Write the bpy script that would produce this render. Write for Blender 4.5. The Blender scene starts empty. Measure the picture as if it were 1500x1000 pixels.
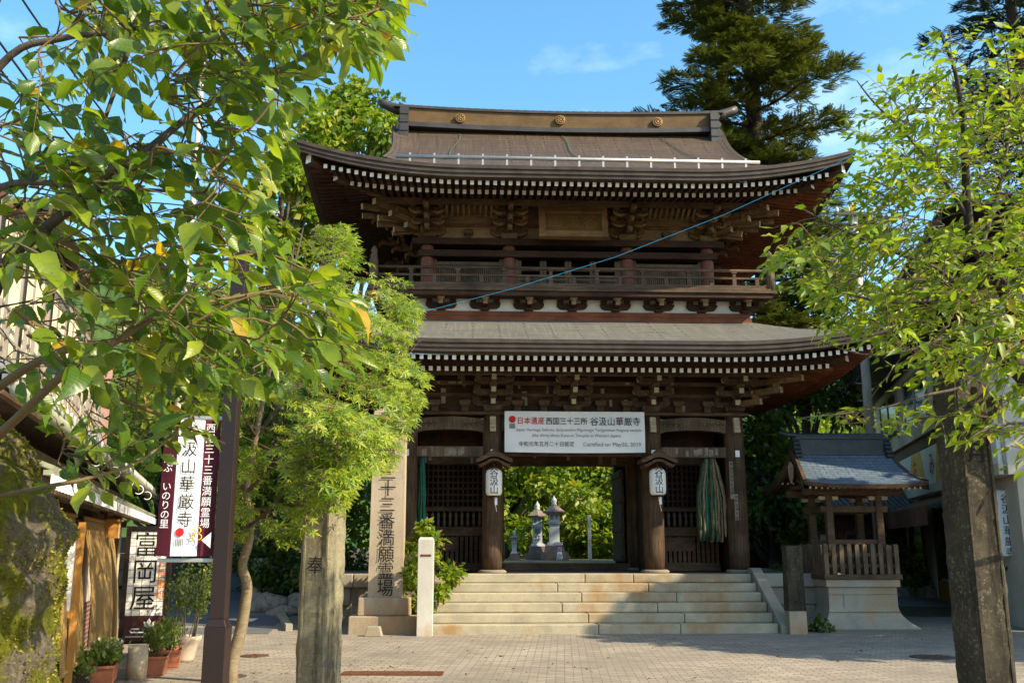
import bpy, bmesh, math, random
import numpy as np
from mathutils import Vector, Matrix, noise

# ------------------------------------------------------------------ camera, sky, sun, exposure
SC = bpy.context.scene
COL = SC.collection
TH = math.atan(300 / 1400)
cam_d = bpy.data.cameras.new('camera')
cam_d.sensor_width = 36
cam_d.lens = 36 * 1400 / 1500
cam_d.clip_end = 5000
cam = bpy.data.objects.new('camera', cam_d)
cam.location = (0, 0, 1.6)
cam.rotation_euler = (math.pi / 2 + TH, 0, 0)
COL.objects.link(cam)
SC.camera = cam

SUN_TO = Vector((2.15, -1.0, 1.75)).normalized()
EL = math.asin(SUN_TO.z)
AZ = math.atan2(SUN_TO.x, SUN_TO.y)
W = bpy.data.worlds.new('World')
SC.world = W
W.use_nodes = True
wt = W.node_tree
wt.nodes.clear()
sky = wt.nodes.new('ShaderNodeTexSky')
sky.sky_type = 'NISHITA'
sky.sun_disc = False
sky.sun_elevation = EL
sky.sun_rotation = AZ
sky.altitude = 300
sky.air_density = 1.0
sky.dust_density = 1.3
sky.ozone_density = 2.0
bg = wt.nodes.new('ShaderNodeBackground')
bg.inputs[1].default_value = 0.15
wo = wt.nodes.new('ShaderNodeOutputWorld')
# thin wisps of cloud, placed by direction in the sky
tc = wt.nodes.new('ShaderNodeTexCoord')
mp = wt.nodes.new('ShaderNodeMapping')
mp.inputs['Scale'].default_value = (1.0, 1.0, 2.6)
nz = wt.nodes.new('ShaderNodeTexNoise')
nz.inputs['Scale'].default_value = 3.2
nz.inputs['Detail'].default_value = 7
nz.inputs['Roughness'].default_value = 0.55
cr = wt.nodes.new('ShaderNodeValToRGB')
cr.color_ramp.elements[0].position = 0.53
cr.color_ramp.elements[0].color = (0, 0, 0, 1)
cr.color_ramp.elements[1].position = 0.85
cr.color_ramp.elements[1].color = (.42, .42, .42, 1)
mx = wt.nodes.new('ShaderNodeMix')
mx.data_type = 'RGBA'
mx.inputs[7].default_value = (7.0, 7.6, 8.4, 1)
hs = wt.nodes.new('ShaderNodeHueSaturation')
hs.inputs['Hue'].default_value = 0.484
hs.inputs['Saturation'].default_value = 1.2
hs.inputs['Value'].default_value = 1.0
for a, b in ((tc.outputs['Generated'], mp.inputs[0]), (mp.outputs[0], nz.inputs[0]), (nz.outputs[0], cr.inputs[0]),
             (cr.outputs[0], mx.inputs[0]), (sky.outputs[0], hs.inputs['Color']), (hs.outputs[0], mx.inputs[6]), (mx.outputs[2], bg.inputs[0]),
             (bg.outputs[0], wo.inputs[0])):
    wt.links.new(a, b)

sd = bpy.data.lights.new('sun', 'SUN')
sd.energy = 4.3
sd.angle = math.radians(0.5)
sd.color = (1.0, 0.86, 0.62)
so = bpy.data.objects.new('sun', sd)
so.rotation_euler = SUN_TO.to_track_quat('Z', 'Y').to_euler()
so.location = (30, -20, 40)
COL.objects.link(so)
SC.view_settings.view_transform = 'Standard'
SC.view_settings.look = 'None'
SC.view_settings.exposure = 1.24
SC.view_settings.gamma = 1
SC.render.engine = 'CYCLES'
SC.cycles.max_bounces = 6
SC.cycles.transparent_max_bounces = 4
SC.cycles.use_denoising = True

R = random.Random(7)
RN = np.random.default_rng(11)
rad = math.radians
GA = rad(2.6)                       # the gate is turned slightly away from the street axis
G0 = Vector((1.315, 20.9, 0))
GM = Matrix.Translation(G0) @ Matrix.Rotation(GA, 4, 'Z')


# ------------------------------------------------------------------ small helpers
def ray_point(px, py, Y):
    """a point of the place, surveyed from the photograph: image position and distance north of the viewer"""
    u = (px - 750) / 1400
    v = (500 - py) / 1400
    c, s = math.cos(TH), math.sin(TH)
    t = Y / (c - v * s)
    return Vector((u * t, Y, 1.6 + (s + v * c) * t))


def ground_z(x, y):
    t = min(1, max(0, (y - 19.5) / 11.5))
    k = min(1, max(0, (x - 5.6) / 3.4))
    return t * t * (3 - 2 * t) * (1 - .78 * k * k * (3 - 2 * k))


def tag(o, label=None, cat=None, group=None, kind=None):
    if label: o['label'] = label
    if cat: o['category'] = cat
    if group: o['group'] = group
    if kind: o['kind'] = kind
    return o


def thing(name, label, cat, loc=(0, 0, 0), rz=0, group=None):
    o = bpy.data.objects.new(name, None)
    o.empty_display_size = .2
    o.location = loc
    o.rotation_euler = (0, 0, rz)
    COL.objects.link(o)
    return tag(o, label, cat, group)


def copy_tree(o, parent=None):
    c = o.copy()
    COL.objects.link(c)
    if parent is not None:
        c.parent = parent
    for ch in list(o.children):
        copy_tree(ch, c)
    return c


TEXT_CACHE = {}


def glyph(s, bold=0.0):
    """vertices and faces of one run of writing, unit size, centred"""
    if (s, bold) in TEXT_CACHE:
        return TEXT_CACHE[(s, bold)]
    cu = bpy.data.curves.new('writing', 'FONT')
    cu.body = s
    cu.size = 1
    cu.resolution_u = 3
    cu.offset = bold
    cu.align_x = 'CENTER'
    cu.align_y = 'CENTER'
    ob = bpy.data.objects.new('writing', cu)
    COL.objects.link(ob)
    dg = bpy.context.evaluated_depsgraph_get()
    me = bpy.data.meshes.new_from_object(ob.evaluated_get(dg))
    vs = [tuple(v.co) for v in me.vertices]
    fs = [tuple(p.vertices) for p in me.polygons]
    bpy.data.objects.remove(ob)
    bpy.data.curves.remove(cu)
    bpy.data.meshes.remove(me)
    TEXT_CACHE[(s, bold)] = (vs, fs)
    return vs, fs


class MB:
    """collects shapes and links them as ONE mesh object"""

    def __init__(s):
        s.v = []; s.f = []; s.m = []; s.sm = []; s.uv = []; s.mats = []
        s.T = Matrix.Identity(4)

    def mi(s, mat):
        if mat not in s.mats:
            s.mats.append(mat)
        return s.mats.index(mat)

    def add(s, vs, fs, mat, smooth=False, uvs=None, mats=None):
        o = len(s.v)
        s.v += [tuple(s.T @ Vector(v)) for v in vs]
        k = s.mi(mat)
        for i, f in enumerate(fs):
            s.f.append(tuple(o + j for j in f))
            s.m.append(k if mats is None or mats[i] is None else s.mi(mats[i]))
            s.sm.append(smooth)
            s.uv.append(None if uvs is None else [uvs[j] for j in f])
        return s

    def box(s, x0, x1, y0, y1, z0, z1, mat, front=None):
        vs = [(x0, y0, z0), (x1, y0, z0), (x1, y1, z0), (x0, y1, z0), (x0, y0, z1), (x1, y0, z1), (x1, y1, z1), (x0, y1, z1)]
        fs = [(0, 1, 5, 4), (1, 2, 6, 5), (2, 3, 7, 6), (3, 0, 4, 7), (4, 5, 6, 7), (3, 2, 1, 0)]
        return s.add(vs, fs, mat, mats=[front, None, None, None, None, None])

    def cbox(s, cx, cy, z0, wx, wy, h, mat, taper=1.0):
        a, b = wx / 2, wy / 2
        c, d = a * taper, b * taper
        vs = [(cx - a, cy - b, z0), (cx + a, cy - b, z0), (cx + a, cy + b, z0), (cx - a, cy + b, z0),
              (cx - c, cy - d, z0 + h), (cx + c, cy - d, z0 + h), (cx + c, cy + d, z0 + h), (cx - c, cy + d, z0 + h)]
        fs = [(0, 1, 5, 4), (1, 2, 6, 5), (2, 3, 7, 6), (3, 0, 4, 7), (4, 5, 6, 7), (3, 2, 1, 0)]
        return s.add(vs, fs, mat)

    def beam(s, p, q, w, h, mat, endmat=None, up=(0, 0, 1)):
        p, q = Vector(p), Vector(q)
        d = (q - p).normalized()
        a = d.cross(Vector(up)).normalized() * (w / 2)
        b = a.cross(d).normalized() * (h / 2)
        vs = [p - a - b, p + a - b, p + a + b, p - a + b, q - a - b, q + a - b, q + a + b, q - a + b]
        fs = [(3, 2, 1, 0), (0, 1, 5, 4), (1, 2, 6, 5), (2, 3, 7, 6), (3, 0, 4, 7), (4, 5, 6, 7)]
        return s.add(vs, fs, mat, mats=[endmat, None, None, None, None, endmat])

    def tube(s, pts, rads, mat, n=8, cap=True, smooth=True):
        pts = [Vector(p) for p in pts]
        if not hasattr(rads, '__len__'):
            rads = [rads] * len(pts)
        vs, fs = [], []
        ref = Vector((0.31, 0.17, 0.93))
        for i, p in enumerate(pts):
            d = (pts[min(i + 1, len(pts) - 1)] - pts[max(i - 1, 0)])
            if d.length < 1e-9: d = Vector((0, 0, 1))
            d.normalize()
            a = d.cross(ref)
            if a.length < .05: a = d.cross(Vector((1, 0, 0)))
            a.normalize()
            b = d.cross(a)
            for k in range(n):
                t = 2 * math.pi * k / n
                vs.append(p + (a * math.cos(t) + b * math.sin(t)) * rads[i])
        for i in range(len(pts) - 1):
            for k in range(n):
                fs.append((i * n + k, i * n + (k + 1) % n, (i + 1) * n + (k + 1) % n, (i + 1) * n + k))
        if cap:
            fs.append(tuple(range(n - 1, -1, -1)))
            fs.append(tuple(range((len(pts) - 1) * n, len(pts) * n)))
        return s.add(vs, fs, mat, smooth)

    def lathe(s, prof, c, mat, n=16, smooth=True, squash=1.0):
        vs, fs = [], []
        for r, z in prof:
            for k in range(n):
                t = 2 * math.pi * (k + .5) / n
                vs.append((c[0] + r * math.cos(t), c[1] + r * math.sin(t) * squash, c[2] + z))
        for i in range(len(prof) - 1):
            for k in range(n):
                fs.append((i * n + k, i * n + (k + 1) % n, (i + 1) * n + (k + 1) % n, (i + 1) * n + k))
        fs.append(tuple(range(n - 1, -1, -1)))
        fs.append(tuple(range((len(prof) - 1) * n, len(prof) * n)))
        return s.add(vs, fs, mat, smooth)

    def prism(s, poly, a0, a1, mat, axis='y', sidemat=None, frontmat=None):
        """poly in (x,z) extruded along y, or (y,z) along x, or (x,y) along z"""
        def P(u, w, a):
            return {'y': (u, a, w), 'x': (a, u, w), 'z': (u, w, a)}[axis]
        n = len(poly)
        vs = [P(u, w, a0) for u, w in poly] + [P(u, w, a1) for u, w in poly]
        fs = [tuple(range(n)), tuple(range(2 * n - 1, n - 1, -1))]
        ms = [frontmat, frontmat]
        for i in range(n):
            j = (i + 1) % n
            fs.append((j, i, n + i, n + j))
            ms.append(sidemat[i] if sidemat else None)
        return s.add(vs, fs, mat, mats=ms)

    def grid(s, fn, nu, nv, mat, uvf=None, smooth=True, flip=False):
        vs, fs, uv = [], [], []
        for j in range(nv + 1):
            for i in range(nu + 1):
                vs.append(fn(i / nu, j / nv))
                uv.append(uvf(i / nu, j / nv) if uvf else (i / nu, j / nv))
        for j in range(nv):
            for i in range(nu):
                a = j * (nu + 1) + i
                q = (a, a + 1, a + nu + 2, a + nu + 1)
                fs.append(q[::-1] if flip else q)
        return s.add(vs, fs, mat, smooth, uvs=uv)

    def write(s, txt, M, size, mat, bold=0.0, sx=1.0):
        """writing laid on the plane of M (x right, y up)"""
        vs, fs = glyph(txt, bold)
        keep = s.T
        s.T = keep @ M @ Matrix.Diagonal((size * sx, size, size, 1))
        s.add(vs, fs, mat)
        s.T = keep
        return s

    def column_write(s, txt, M, size, pitch, mat, bold=0.0, sx=1.0, jitter=0):
        for i, ch in enumerate(txt):
            if ch == ' ': continue
            s.write(ch, M @ Matrix.Translation((0, -pitch * i, 0)), size, mat, bold, sx)
        return s

    def build(s, name, parent=None, bevel=0, off=None, **kw):
        me = bpy.data.meshes.new(name)
        vs = s.v
        if off is not None:
            vs = [(a - off[0], b - off[1], c - off[2]) for a, b, c in vs]
        me.from_pydata(vs, [], s.f)
        for m in s.mats: me.materials.append(m)
        me.polygons.foreach_set('material_index', s.m)
        me.polygons.foreach_set('use_smooth', s.sm)
        if any(u is not None for u in s.uv):
            ul = me.uv_layers.new(name='UVMap')
            flat = []
            for f, u in zip(s.f, s.uv):
                for k in range(len(f)):
                    flat += list(u[k]) if u is not None else [0, 0]
            ul.data.foreach_set('uv', flat)
        me.update()
        o = bpy.data.objects.new(name, me)
        COL.objects.link(o)
        if parent is not None: o.parent = parent
        if off is not None and parent is None: o.location = off
        if bevel:
            b = o.modifiers.new('bevel', 'BEVEL')
            b.width = bevel
            b.segments = 2
            b.limit_method = 'ANGLE'
            b.angle_limit = rad(40)
        return tag(o, **kw)


def inst(o, parent, loc, rot=(0, 0, 0), scale=(1, 1, 1), name=None):
    """another part sharing the mesh of o"""
    c = o.copy()
    COL.objects.link(c)
    c.parent = parent
    c.location = loc
    c.rotation_euler = rot
    c.scale = scale
    return c


# ------------------------------------------------------------------ materials
class NT:
    def __init__(s, name):
        s.m = bpy.data.materials.new(name)
        s.m.use_nodes = True
        s.t = s.m.node_tree
        s.b = s.t.nodes['Principled BSDF']

    def n(s, typ, **kw):
        x = s.t.nodes.new(typ)
        for k, v in kw.items():
            if k in x.inputs.keys():
                x.inputs[k].default_value = v
            else:
                setattr(x, k, v)
        return x

    def l(s, a, b): s.t.links.new(a, b)

    def coord(s, scale=(1, 1, 1), src='Object', rot=(0, 0, 0)):
        c = s.n('ShaderNodeTexCoord')
        m = s.n('ShaderNodeMapping')
        m.inputs['Scale'].default_value = scale
        m.inputs['Rotation'].default_value = rot
        if src == 'World':
            g = s.n('ShaderNodeNewGeometry')
            s.l(g.outputs['Position'], m.inputs[0])
        else:
            s.l(c.outputs[src], m.inputs[0])
        return m.outputs[0]

    def noise(s, co, scale, detail=5, rough=.6):
        x = s.n('ShaderNodeTexNoise')
        x.inputs['Scale'].default_value = scale
        x.inputs['Detail'].default_value = detail
        x.inputs['Roughness'].default_value = rough
        s.l(co, x.inputs[0])
        return x.outputs[0]

    def ramp(s, fac, stops, const=False):
        r = s.n('ShaderNodeValToRGB')
        e = r.color_ramp.elements
        while len(e) < len(stops): e.new(.5)
        for i, (p, c) in enumerate(stops):
            e[i].position = p
            e[i].color = (c[0], c[1], c[2], 1) if hasattr(c, '__len__') else (c, c, c, 1)
        if const: r.color_ramp.interpolation = 'CONSTANT'
        s.l(fac, r.inputs[0])
        return r.outputs[0]

    def mix(s, fac, a, b, mode='MIX'):
        x = s.n('ShaderNodeMix', data_type='RGBA', blend_type=mode)
        for v, i in ((fac, 0), (a, 6), (b, 7)):
            if hasattr(v, 'is_linked') or hasattr(v, 'links'):
                s.l(v, x.inputs[i])
            else:
                x.inputs[i].default_value = v if i == 0 else (v[0], v[1], v[2], 1)
        return x.outputs[2]

    def bump(s, h, strength=.3, dist=.02, nrm=None):
        x = s.n('ShaderNodeBump')
        x.inputs['Strength'].default_value = strength
        x.inputs['Distance'].default_value = dist
        s.l(h, x.inputs['Height'])
        if nrm: s.l(nrm, x.inputs['Normal'])
        return x.outputs[0]

    def done(s, col=None, rough=.8, nrm=None, spec=.3, metal=0):
        if col is not None:
            if hasattr(col, 'links'): s.l(col, s.b.inputs['Base Color'])
            else: s.b.inputs['Base Color'].default_value = (*col, 1)
        if hasattr(rough, 'links'): s.l(rough, s.b.inputs['Roughness'])
        else: s.b.inputs['Roughness'].default_value = rough
        s.b.inputs['Specular IOR Level'].default_value = spec
        s.b.inputs['Metallic'].default_value = metal
        if nrm: s.l(nrm, s.b.inputs['Normal'])
        return s.m


def paint(name, col, rough=.6, spec=.3, metal=0, var=.25, scale=3, src='Object'):
    """a plain coat with slight dirt and unevenness"""
    t = NT(name)
    co = t.coord(src=src)
    n = t.noise(co, scale, 6, .65)
    c = t.ramp(n, [(.3, [v * (1 - var) for v in col]), (.7, [min(1, v * (1 + var * .5)) for v in col])])
    return t.done(c, rough, t.bump(t.noise(co, scale * 14, 3), .12, .01), spec, metal)


def wood(name, dark, light, scale=1.0, stretch=(6, 6, .5), rough=.75, grime=None):
    """weathered timber: long grain, checks, blotches"""
    t = NT(name)
    co = t.coord(stretch)
    g = t.noise(co, 5 * scale, 9, .7)
    blot = t.noise(t.coord(), 1.7 * scale, 5, .6)
    c = t.ramp(g, [(.28, dark), (.52, [(a + b) / 2 for a, b in zip(dark, light)]), (.72, light)])
    c2 = t.mix(t.ramp(blot, [(.35, 0.0), (.7, .75)]), c, grime or [v * .55 for v in dark])
    return t.done(c2, rough, t.bump(g, .55, .012), .25)


def stone(name, base, dark, stain=None, speck=.35, bscale=1.0, lichen=None, drip=False):
    """granite: fine speckle, broad weathering, optional ochre stain and lichen"""
    t = NT(name)
    co = t.coord()
    fine = t.noise(co, 90 * bscale, 3, .8)
    broad = t.noise(t.coord((1, 1, .35)) if drip else co, 2.2 * bscale, 7, .62)
    c = t.ramp(broad, [(.32, dark), (.6, base)])
    c = t.mix(speck, c, t.ramp(fine, [(.35, [v * .35 for v in base]), (.65, [min(1, v * 1.35) for v in base])]), 'MIX')
    if stain:
        s1 = t.noise(t.coord((.8, .8, .5)), 1.3 * bscale, 6, .6)
        c = t.mix(t.ramp(s1, [(.5, 0.0), (.66, .8)]), c, stain)
    if lichen:
        l1 = t.noise(co, 34 * bscale, 8, .8)
        l2 = t.noise(t.coord((1, 1, .5)), 3.2 * bscale, 4, .6)
        lm = t.mix(1.0, t.ramp(l1, [(.53, 0.0), (.62, .8)]), t.ramp(l2, [(.36, 0.12), (.62, 1.0)]), 'MULTIPLY')
        c = t.mix(lm, c, lichen)
        st_ = t.noise(t.coord((5, 5, .35)), 1.6 * bscale, 5, .65)
        c = t.mix(t.ramp(st_, [(.52, 0.0), (.66, .8)]), c, [v * .45 for v in dark])
    return t.done(c, .9, t.bump(t.noise(co, 30 * bscale, 8, .7), .35, .012), .2)


def leaf_mat(name, stops, trans, rough=.42, tfac=.42, vein=False):
    """a leaf: each leaf its own tone, light passing through it"""
    t = NT(name)
    g = t.n('ShaderNodeNewGeometry')
    col = t.ramp(g.outputs['Random Per Island'], stops)
    t.done(col, rough, None, .35)
    tr = t.n('ShaderNodeBsdfTranslucent')
    tcol = t.mix(1.0, col, trans, 'MULTIPLY')
    t.l(tcol, tr.inputs[0])
    ms = t.n('ShaderNodeMixShader')
    ms.inputs[0].default_value = tfac
    t.l(t.b.outputs[0], ms.inputs[1])
    t.l(tr.outputs[0], ms.inputs[2])
    t.l(ms.outputs[0], t.t.nodes['Material Output'].inputs[0])
    return t.m


def shingle(name, c1, c2, mortar, bw=.35, rh=.085, moss=None, rough=.55):
    """courses of thin shingles laid along the slope (UV in metres)"""
    t = NT(name)
    co = t.coord(src='UV')
    b = t.n('ShaderNodeTexBrick')
    b.offset = .5
    b.inputs['Color1'].default_value = (*c1, 1)
    b.inputs['Color2'].default_value = (*c2, 1)
    b.inputs['Mortar'].default_value = (*mortar, 1)
    b.inputs['Scale'].default_value = 1
    b.inputs['Mortar Size'].default_value = rh * .13
    b.inputs['Mortar Smooth'].default_value = .6
    b.inputs['Brick Width'].default_value = bw
    b.inputs['Row Height'].default_value = rh
    t.l(co, b.inputs[0])
    n = t.noise(t.coord((1, 3, 1), src='UV'), 1.1, 7, .65)
    c = t.mix(t.ramp(n, [(.3, 0.0), (.75, .6)]), b.outputs[0], moss or [v * .6 for v in c1])
    n2 = t.noise(t.coord((14, .6, 1), src='UV'), 1.5, 4, .6)
    c = t.mix(t.ramp(n2, [(.5, 0.0), (.75, .5)]), c, [min(1, v * 1.7) for v in c2])
    n3 = t.noise(t.coord((.5, .5, 1), src='UV'), 1.3, 8, .7)
    c = t.mix(t.ramp(n3, [(.52, 0.0), (.7, .55)]), c, [v * .38 for v in c1])
    return t.done(c, rough, t.bump(b.outputs['Fac'], -.6, .015), .4)


M = {}
M['wood_dark'] = wood('dark_timber', (0.0147, 0.0065, 0.0032), (0.0933, 0.0413, 0.0199), 1.0, (1.2, 6, 6))
M['wood_beam'] = wood('brown_timber', (0.0349, 0.0178, 0.0085), (0.1812, 0.1055, 0.0560), 1.0, (.7, 6, 6))
M['wood_grey'] = wood('greyed_timber', (0.0465, 0.0298, 0.0165), (0.2363, 0.1655, 0.0989), 1.0, (6, 6, .5))
M['wood_greyh'] = wood('greyed_rail_timber', (0.0296, 0.0162, 0.0083), (0.1730, 0.1089, 0.0621), 1.0, (.6, 7, 7))
M['wood_col'] = wood('column_timber', (0.0254, 0.0130, 0.0061), (0.1671, 0.1002, 0.0524), 1.0, (5, 5, .4))
M['wood_red'] = wood('red_washed_timber', (.11, .030, .012), (.30, .098, .036), 1.0, (.6, 6, 6))
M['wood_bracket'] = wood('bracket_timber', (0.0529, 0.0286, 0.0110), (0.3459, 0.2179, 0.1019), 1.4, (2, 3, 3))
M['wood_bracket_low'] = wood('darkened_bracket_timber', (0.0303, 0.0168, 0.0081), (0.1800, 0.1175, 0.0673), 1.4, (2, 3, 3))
M['wood_pale'] = wood('pale_end_grain', (.36, .28, .17), (.60, .50, .34), 2.0, (3, 3, 3), grime=(.2, .15, .1))
M['panel_pale'] = wood('pale_wall_board', (.20, .13, .07), (.42, .29, .17), .8, (1, 5, 5), grime=(.12, .08, .05))
M['red_column'] = wood('faded_vermilion_column', (.13, .038, .020), (.30, .10, .055), 1.2, (5, 5, .4), grime=(.12, .07, .05))
M['white_tip'] = paint('white_painted_rafter_end', (.80, .78, .70), .7, var=.3, scale=9, src='World')
M['plaster'] = paint('white_plaster', (.66, .65, .60), .9, var=.3, scale=1.2)
M['roof_up'] = shingle('brown_copper_shingle', (.066, .043, .026), (.082, .055, .033), (.018, .011, .007), .9, .15)
M['roof_low'] = shingle('greyed_copper_shingle', (.118, .110, .096), (.142, .132, .115), (.045, .042, .036), 1.1, .18, moss=(.10, .108, .088))
M['roof_edge'] = wood('layered_roof_edge', (.040, .030, .024), (.085, .066, .052), 2.0, (.3, .3, 22))
M['ridge_box'] = wood('ridge_panel_bark', (.085, .048, .018), (.17, .105, .042), 1.0, (.4, 8, 26), grime=(.055, .03, .012))
M['ridge_dark'] = paint('dark_ridge_tile', (.045, .038, .034), .5, .4, var=.4)
M['gold'] = paint('tarnished_gold_leaf', (.24, .14, .045), .5, .5, .4, var=.5, scale=12)
M['verdigris'] = paint('verdigris_chain', (.07, .12, .085), .7, .3, .3, var=.4, scale=20)
M['steel'] = paint('galvanised_pipe', (.42, .40, .36), .45, .5, .5, var=.2)
M['black'] = paint('shade_black', (.008, .007, .006), .95, .1)  # near-black coat standing for the shade behind openings
M['ink'] = paint('black_ink', (.012, .012, .013), .8, .2, var=.1)
M['red_ink'] = paint('red_print', (.55, .02, .025), .6, .2, var=.1)
M['grey_ink'] = paint('grey_print', (.20, .20, .21), .7, .2, var=.1)
M['white_ink'] = paint('white_print', (.78, .76, .74), .7, .2, var=.08)
M['orange_ink'] = paint('orange_print', (.75, .22, .02), .7, .2, var=.1)
M['banner_cloth'] = paint('white_banner_cloth', (.80, .79, .76), .8, .2, var=.07, scale=2)
M['paper'] = paint('old_votive_paper', (.24, .20, .15), .9, .1, var=.5, scale=8)
M['lantern_paper'] = paint('lantern_paper', (.78, .76, .70), .7, .3, var=.1)
M['step'] = stone('step_granite', (.40, .35, .245), (.21, .185, .13), stain=(.27, .155, .06), speck=.5)
M['granite'] = stone('pale_granite', (.32, .29, .225), (.20, .18, .135), stain=(.30, .19, .09), speck=.42)
M['granite_rust'] = stone('rust_stained_granite', (.36, .29, .20), (.19, .145, .09), stain=(.27, .14, .05), speck=.35, drip=True)
M['monument'] = stone('weathered_monument_stone', (.40, .33, .235), (.27, .205, .135), stain=(.22, .15, .09), speck=.35, drip=True)
M['white_stone'] = stone('whitened_concrete', (.50, .48, .43), (.37, .345, .29), speck=.25, stain=(.34, .22, .11), drip=True)
M['old_post'] = stone('lichened_post_stone', (.23, .20, .125), (.06, .05, .028), stain=(.045, .035, .018), speck=.45, lichen=(.33, .31, .21))
M['dark_post'] = stone('shade_toned_lichened_stone', (.055, .045, .028), (.014, .011, .008), stain=(.012, .009, .007), speck=.3, lichen=(.22, .205, .15))  # lichened stone, base darkened further to paint in the cherry tree's shade
M['wall_stone'] = stone('retaining_wall_stone', (.24, .205, .155), (.15, .12, .085), stain=(.10, .095, .05))
M['rock'] = stone('garden_rock', (.24, .22, .18), (.11, .10, .08), lichen=(.3, .3, .24))
M['lamp_stone'] = stone('grey_lantern_stone', (.50, .50, .48), (.34, .34, .33), speck=.25)
M['lamp_stone_dark'] = stone('mossy_lantern_stone', (.20, .155, .125), (.10, .08, .06))
M['brown_metal'] = paint('brown_enamelled_steel', (.018, .0085, .0055), .42, .4, var=.25)
M['rust'] = paint('rusty_grate_iron', (.14, .055, .025), .85, .3, .2, var=.5, scale=10)
M['iron'] = paint('dark_cast_iron', (.07, .06, .052), .7, .4, .3, var=.4, scale=10)
M['green_rope'] = paint('green_nylon', (.012, .12, .07), .6, .3, var=.35, scale=10)
M['straw'] = paint('straw_rope', (.22, .17, .095), .95, .1, var=.5, scale=14)
M['moss_rope'] = paint('dusty_green_cord', (.075, .10, .055), .9, .1, var=.5, scale=14)
M['wire_blue'] = paint('blue_cable', (.03, .26, .42), .5, .3, var=.1)
M['wire_black'] = paint('black_cable', (.02, .02, .022), .6, .3, var=.1)


def brick_ground():
    t = NT('interlocking_paving')
    co = t.coord((1, 1, 1), 'World', (0, 0, rad(3)))
    b = t.n('ShaderNodeTexBrick')
    b.offset = .5
    for k, v in (('Color1', (.26, .215, .165, 1)), ('Color2', (.40, .335, .255, 1)), ('Mortar', (.055, .05, .04, 1))):
        b.inputs[k].default_value = v
    b.inputs['Scale'].default_value = 1
    b.inputs['Mortar Size'].default_value = .008
    b.inputs['Mortar Smooth'].default_value = .3
    b.inputs['Brick Width'].default_value = .225
    b.inputs['Row Height'].default_value = .1125
    b.inputs['Bias'].default_value = .05
    t.l(co, b.inputs[0])
    n = t.noise(co, .55, 7, .65)
    c = t.mix(t.ramp(n, [(.35, 0.0), (.66, .75)]), b.outputs[0], (.17, .15, .12))
    n2 = t.noise(co, 6, 5, .7)
    c = t.mix(t.ramp(n2, [(.62, 0.0), (.75, .5)]), c, (.13, .115, .085))
    n4 = t.noise(co, 1.6, 8, .7)
    c = t.mix(t.ramp(n4, [(.56, 0.0), (.68, .45)]), c, (.115, .105, .075))
    n3 = t.noise(co, 45, 3, .7)
    c = t.mix(.22, c, t.ramp(n3, [(.3, .05), (.7, .62)]), 'OVERLAY')
    bm = t.bump(b.outputs['Fac'], -.5, .01, t.bump(n3, .25, .006))
    return t.done(c, .85, bm, .3)


def asphalt():
    t = NT('worn_asphalt')
    co = t.coord(src='World')
    n = t.noise(co, .8, 6, .6)
    f = t.noise(co, 70, 3, .8)
    c = t.ramp(n, [(.35, (.075, .08, .09)), (.7, (.125, .13, .14))])
    c = t.mix(.5, c, t.ramp(f, [(.3, .3), (.7, .7)]), 'OVERLAY')
    return t.done(c, .85, t.bump(f, .4, .006), .3)


def soil():
    t = NT('leafy_soil')
    co = t.coord(src='World')
    n = t.noise(co, 2.5, 8, .7)
    c = t.ramp(n, [(.3, (.06, .045, .028)), (.5, (.13, .10, .06)), (.7, (.09, .12, .035))])
    return t.done(c, .95, t.bump(t.noise(co, 22, 6, .75), .7, .04), .1)


M['paving'] = brick_ground()
M['asphalt'] = asphalt()
M['soil'] = soil()


def gravel_mat():
    t = NT('grey_gravel')
    co = t.coord(src='World')
    v = t.n('ShaderNodeTexVoronoi')
    v.inputs['Scale'].default_value = 34
    t.l(co, v.inputs[0])
    c = t.ramp(v.outputs['Color'], [(.2, (.10, .10, .10)), (.8, (.30, .30, .29))])
    return t.done(c, .9, t.bump(v.outputs['Distance'], -.8, .03), .2)


M['gravel'] = gravel_mat()


def forest_mat():
    t = NT('wooded_slope')
    co = t.coord(src='World')
    v = t.n('ShaderNodeTexVoronoi')
    v.inputs['Scale'].default_value = .11
    t.l(co, v.inputs[0])
    n = t.noise(co, .02, 8, .65)
    c = t.ramp(v.outputs['Color'], [(.1, (.022, .05, .016)), (.55, (.045, .085, .022)), (.95, (.085, .12, .03))])
    c = t.mix(t.ramp(n, [(.35, 0.0), (.7, .6)]), c, (.03, .06, .022))
    return t.done(c, .95, t.bump(v.outputs['Distance'], -1, 6), .1)


M['forest'] = forest_mat()

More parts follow.
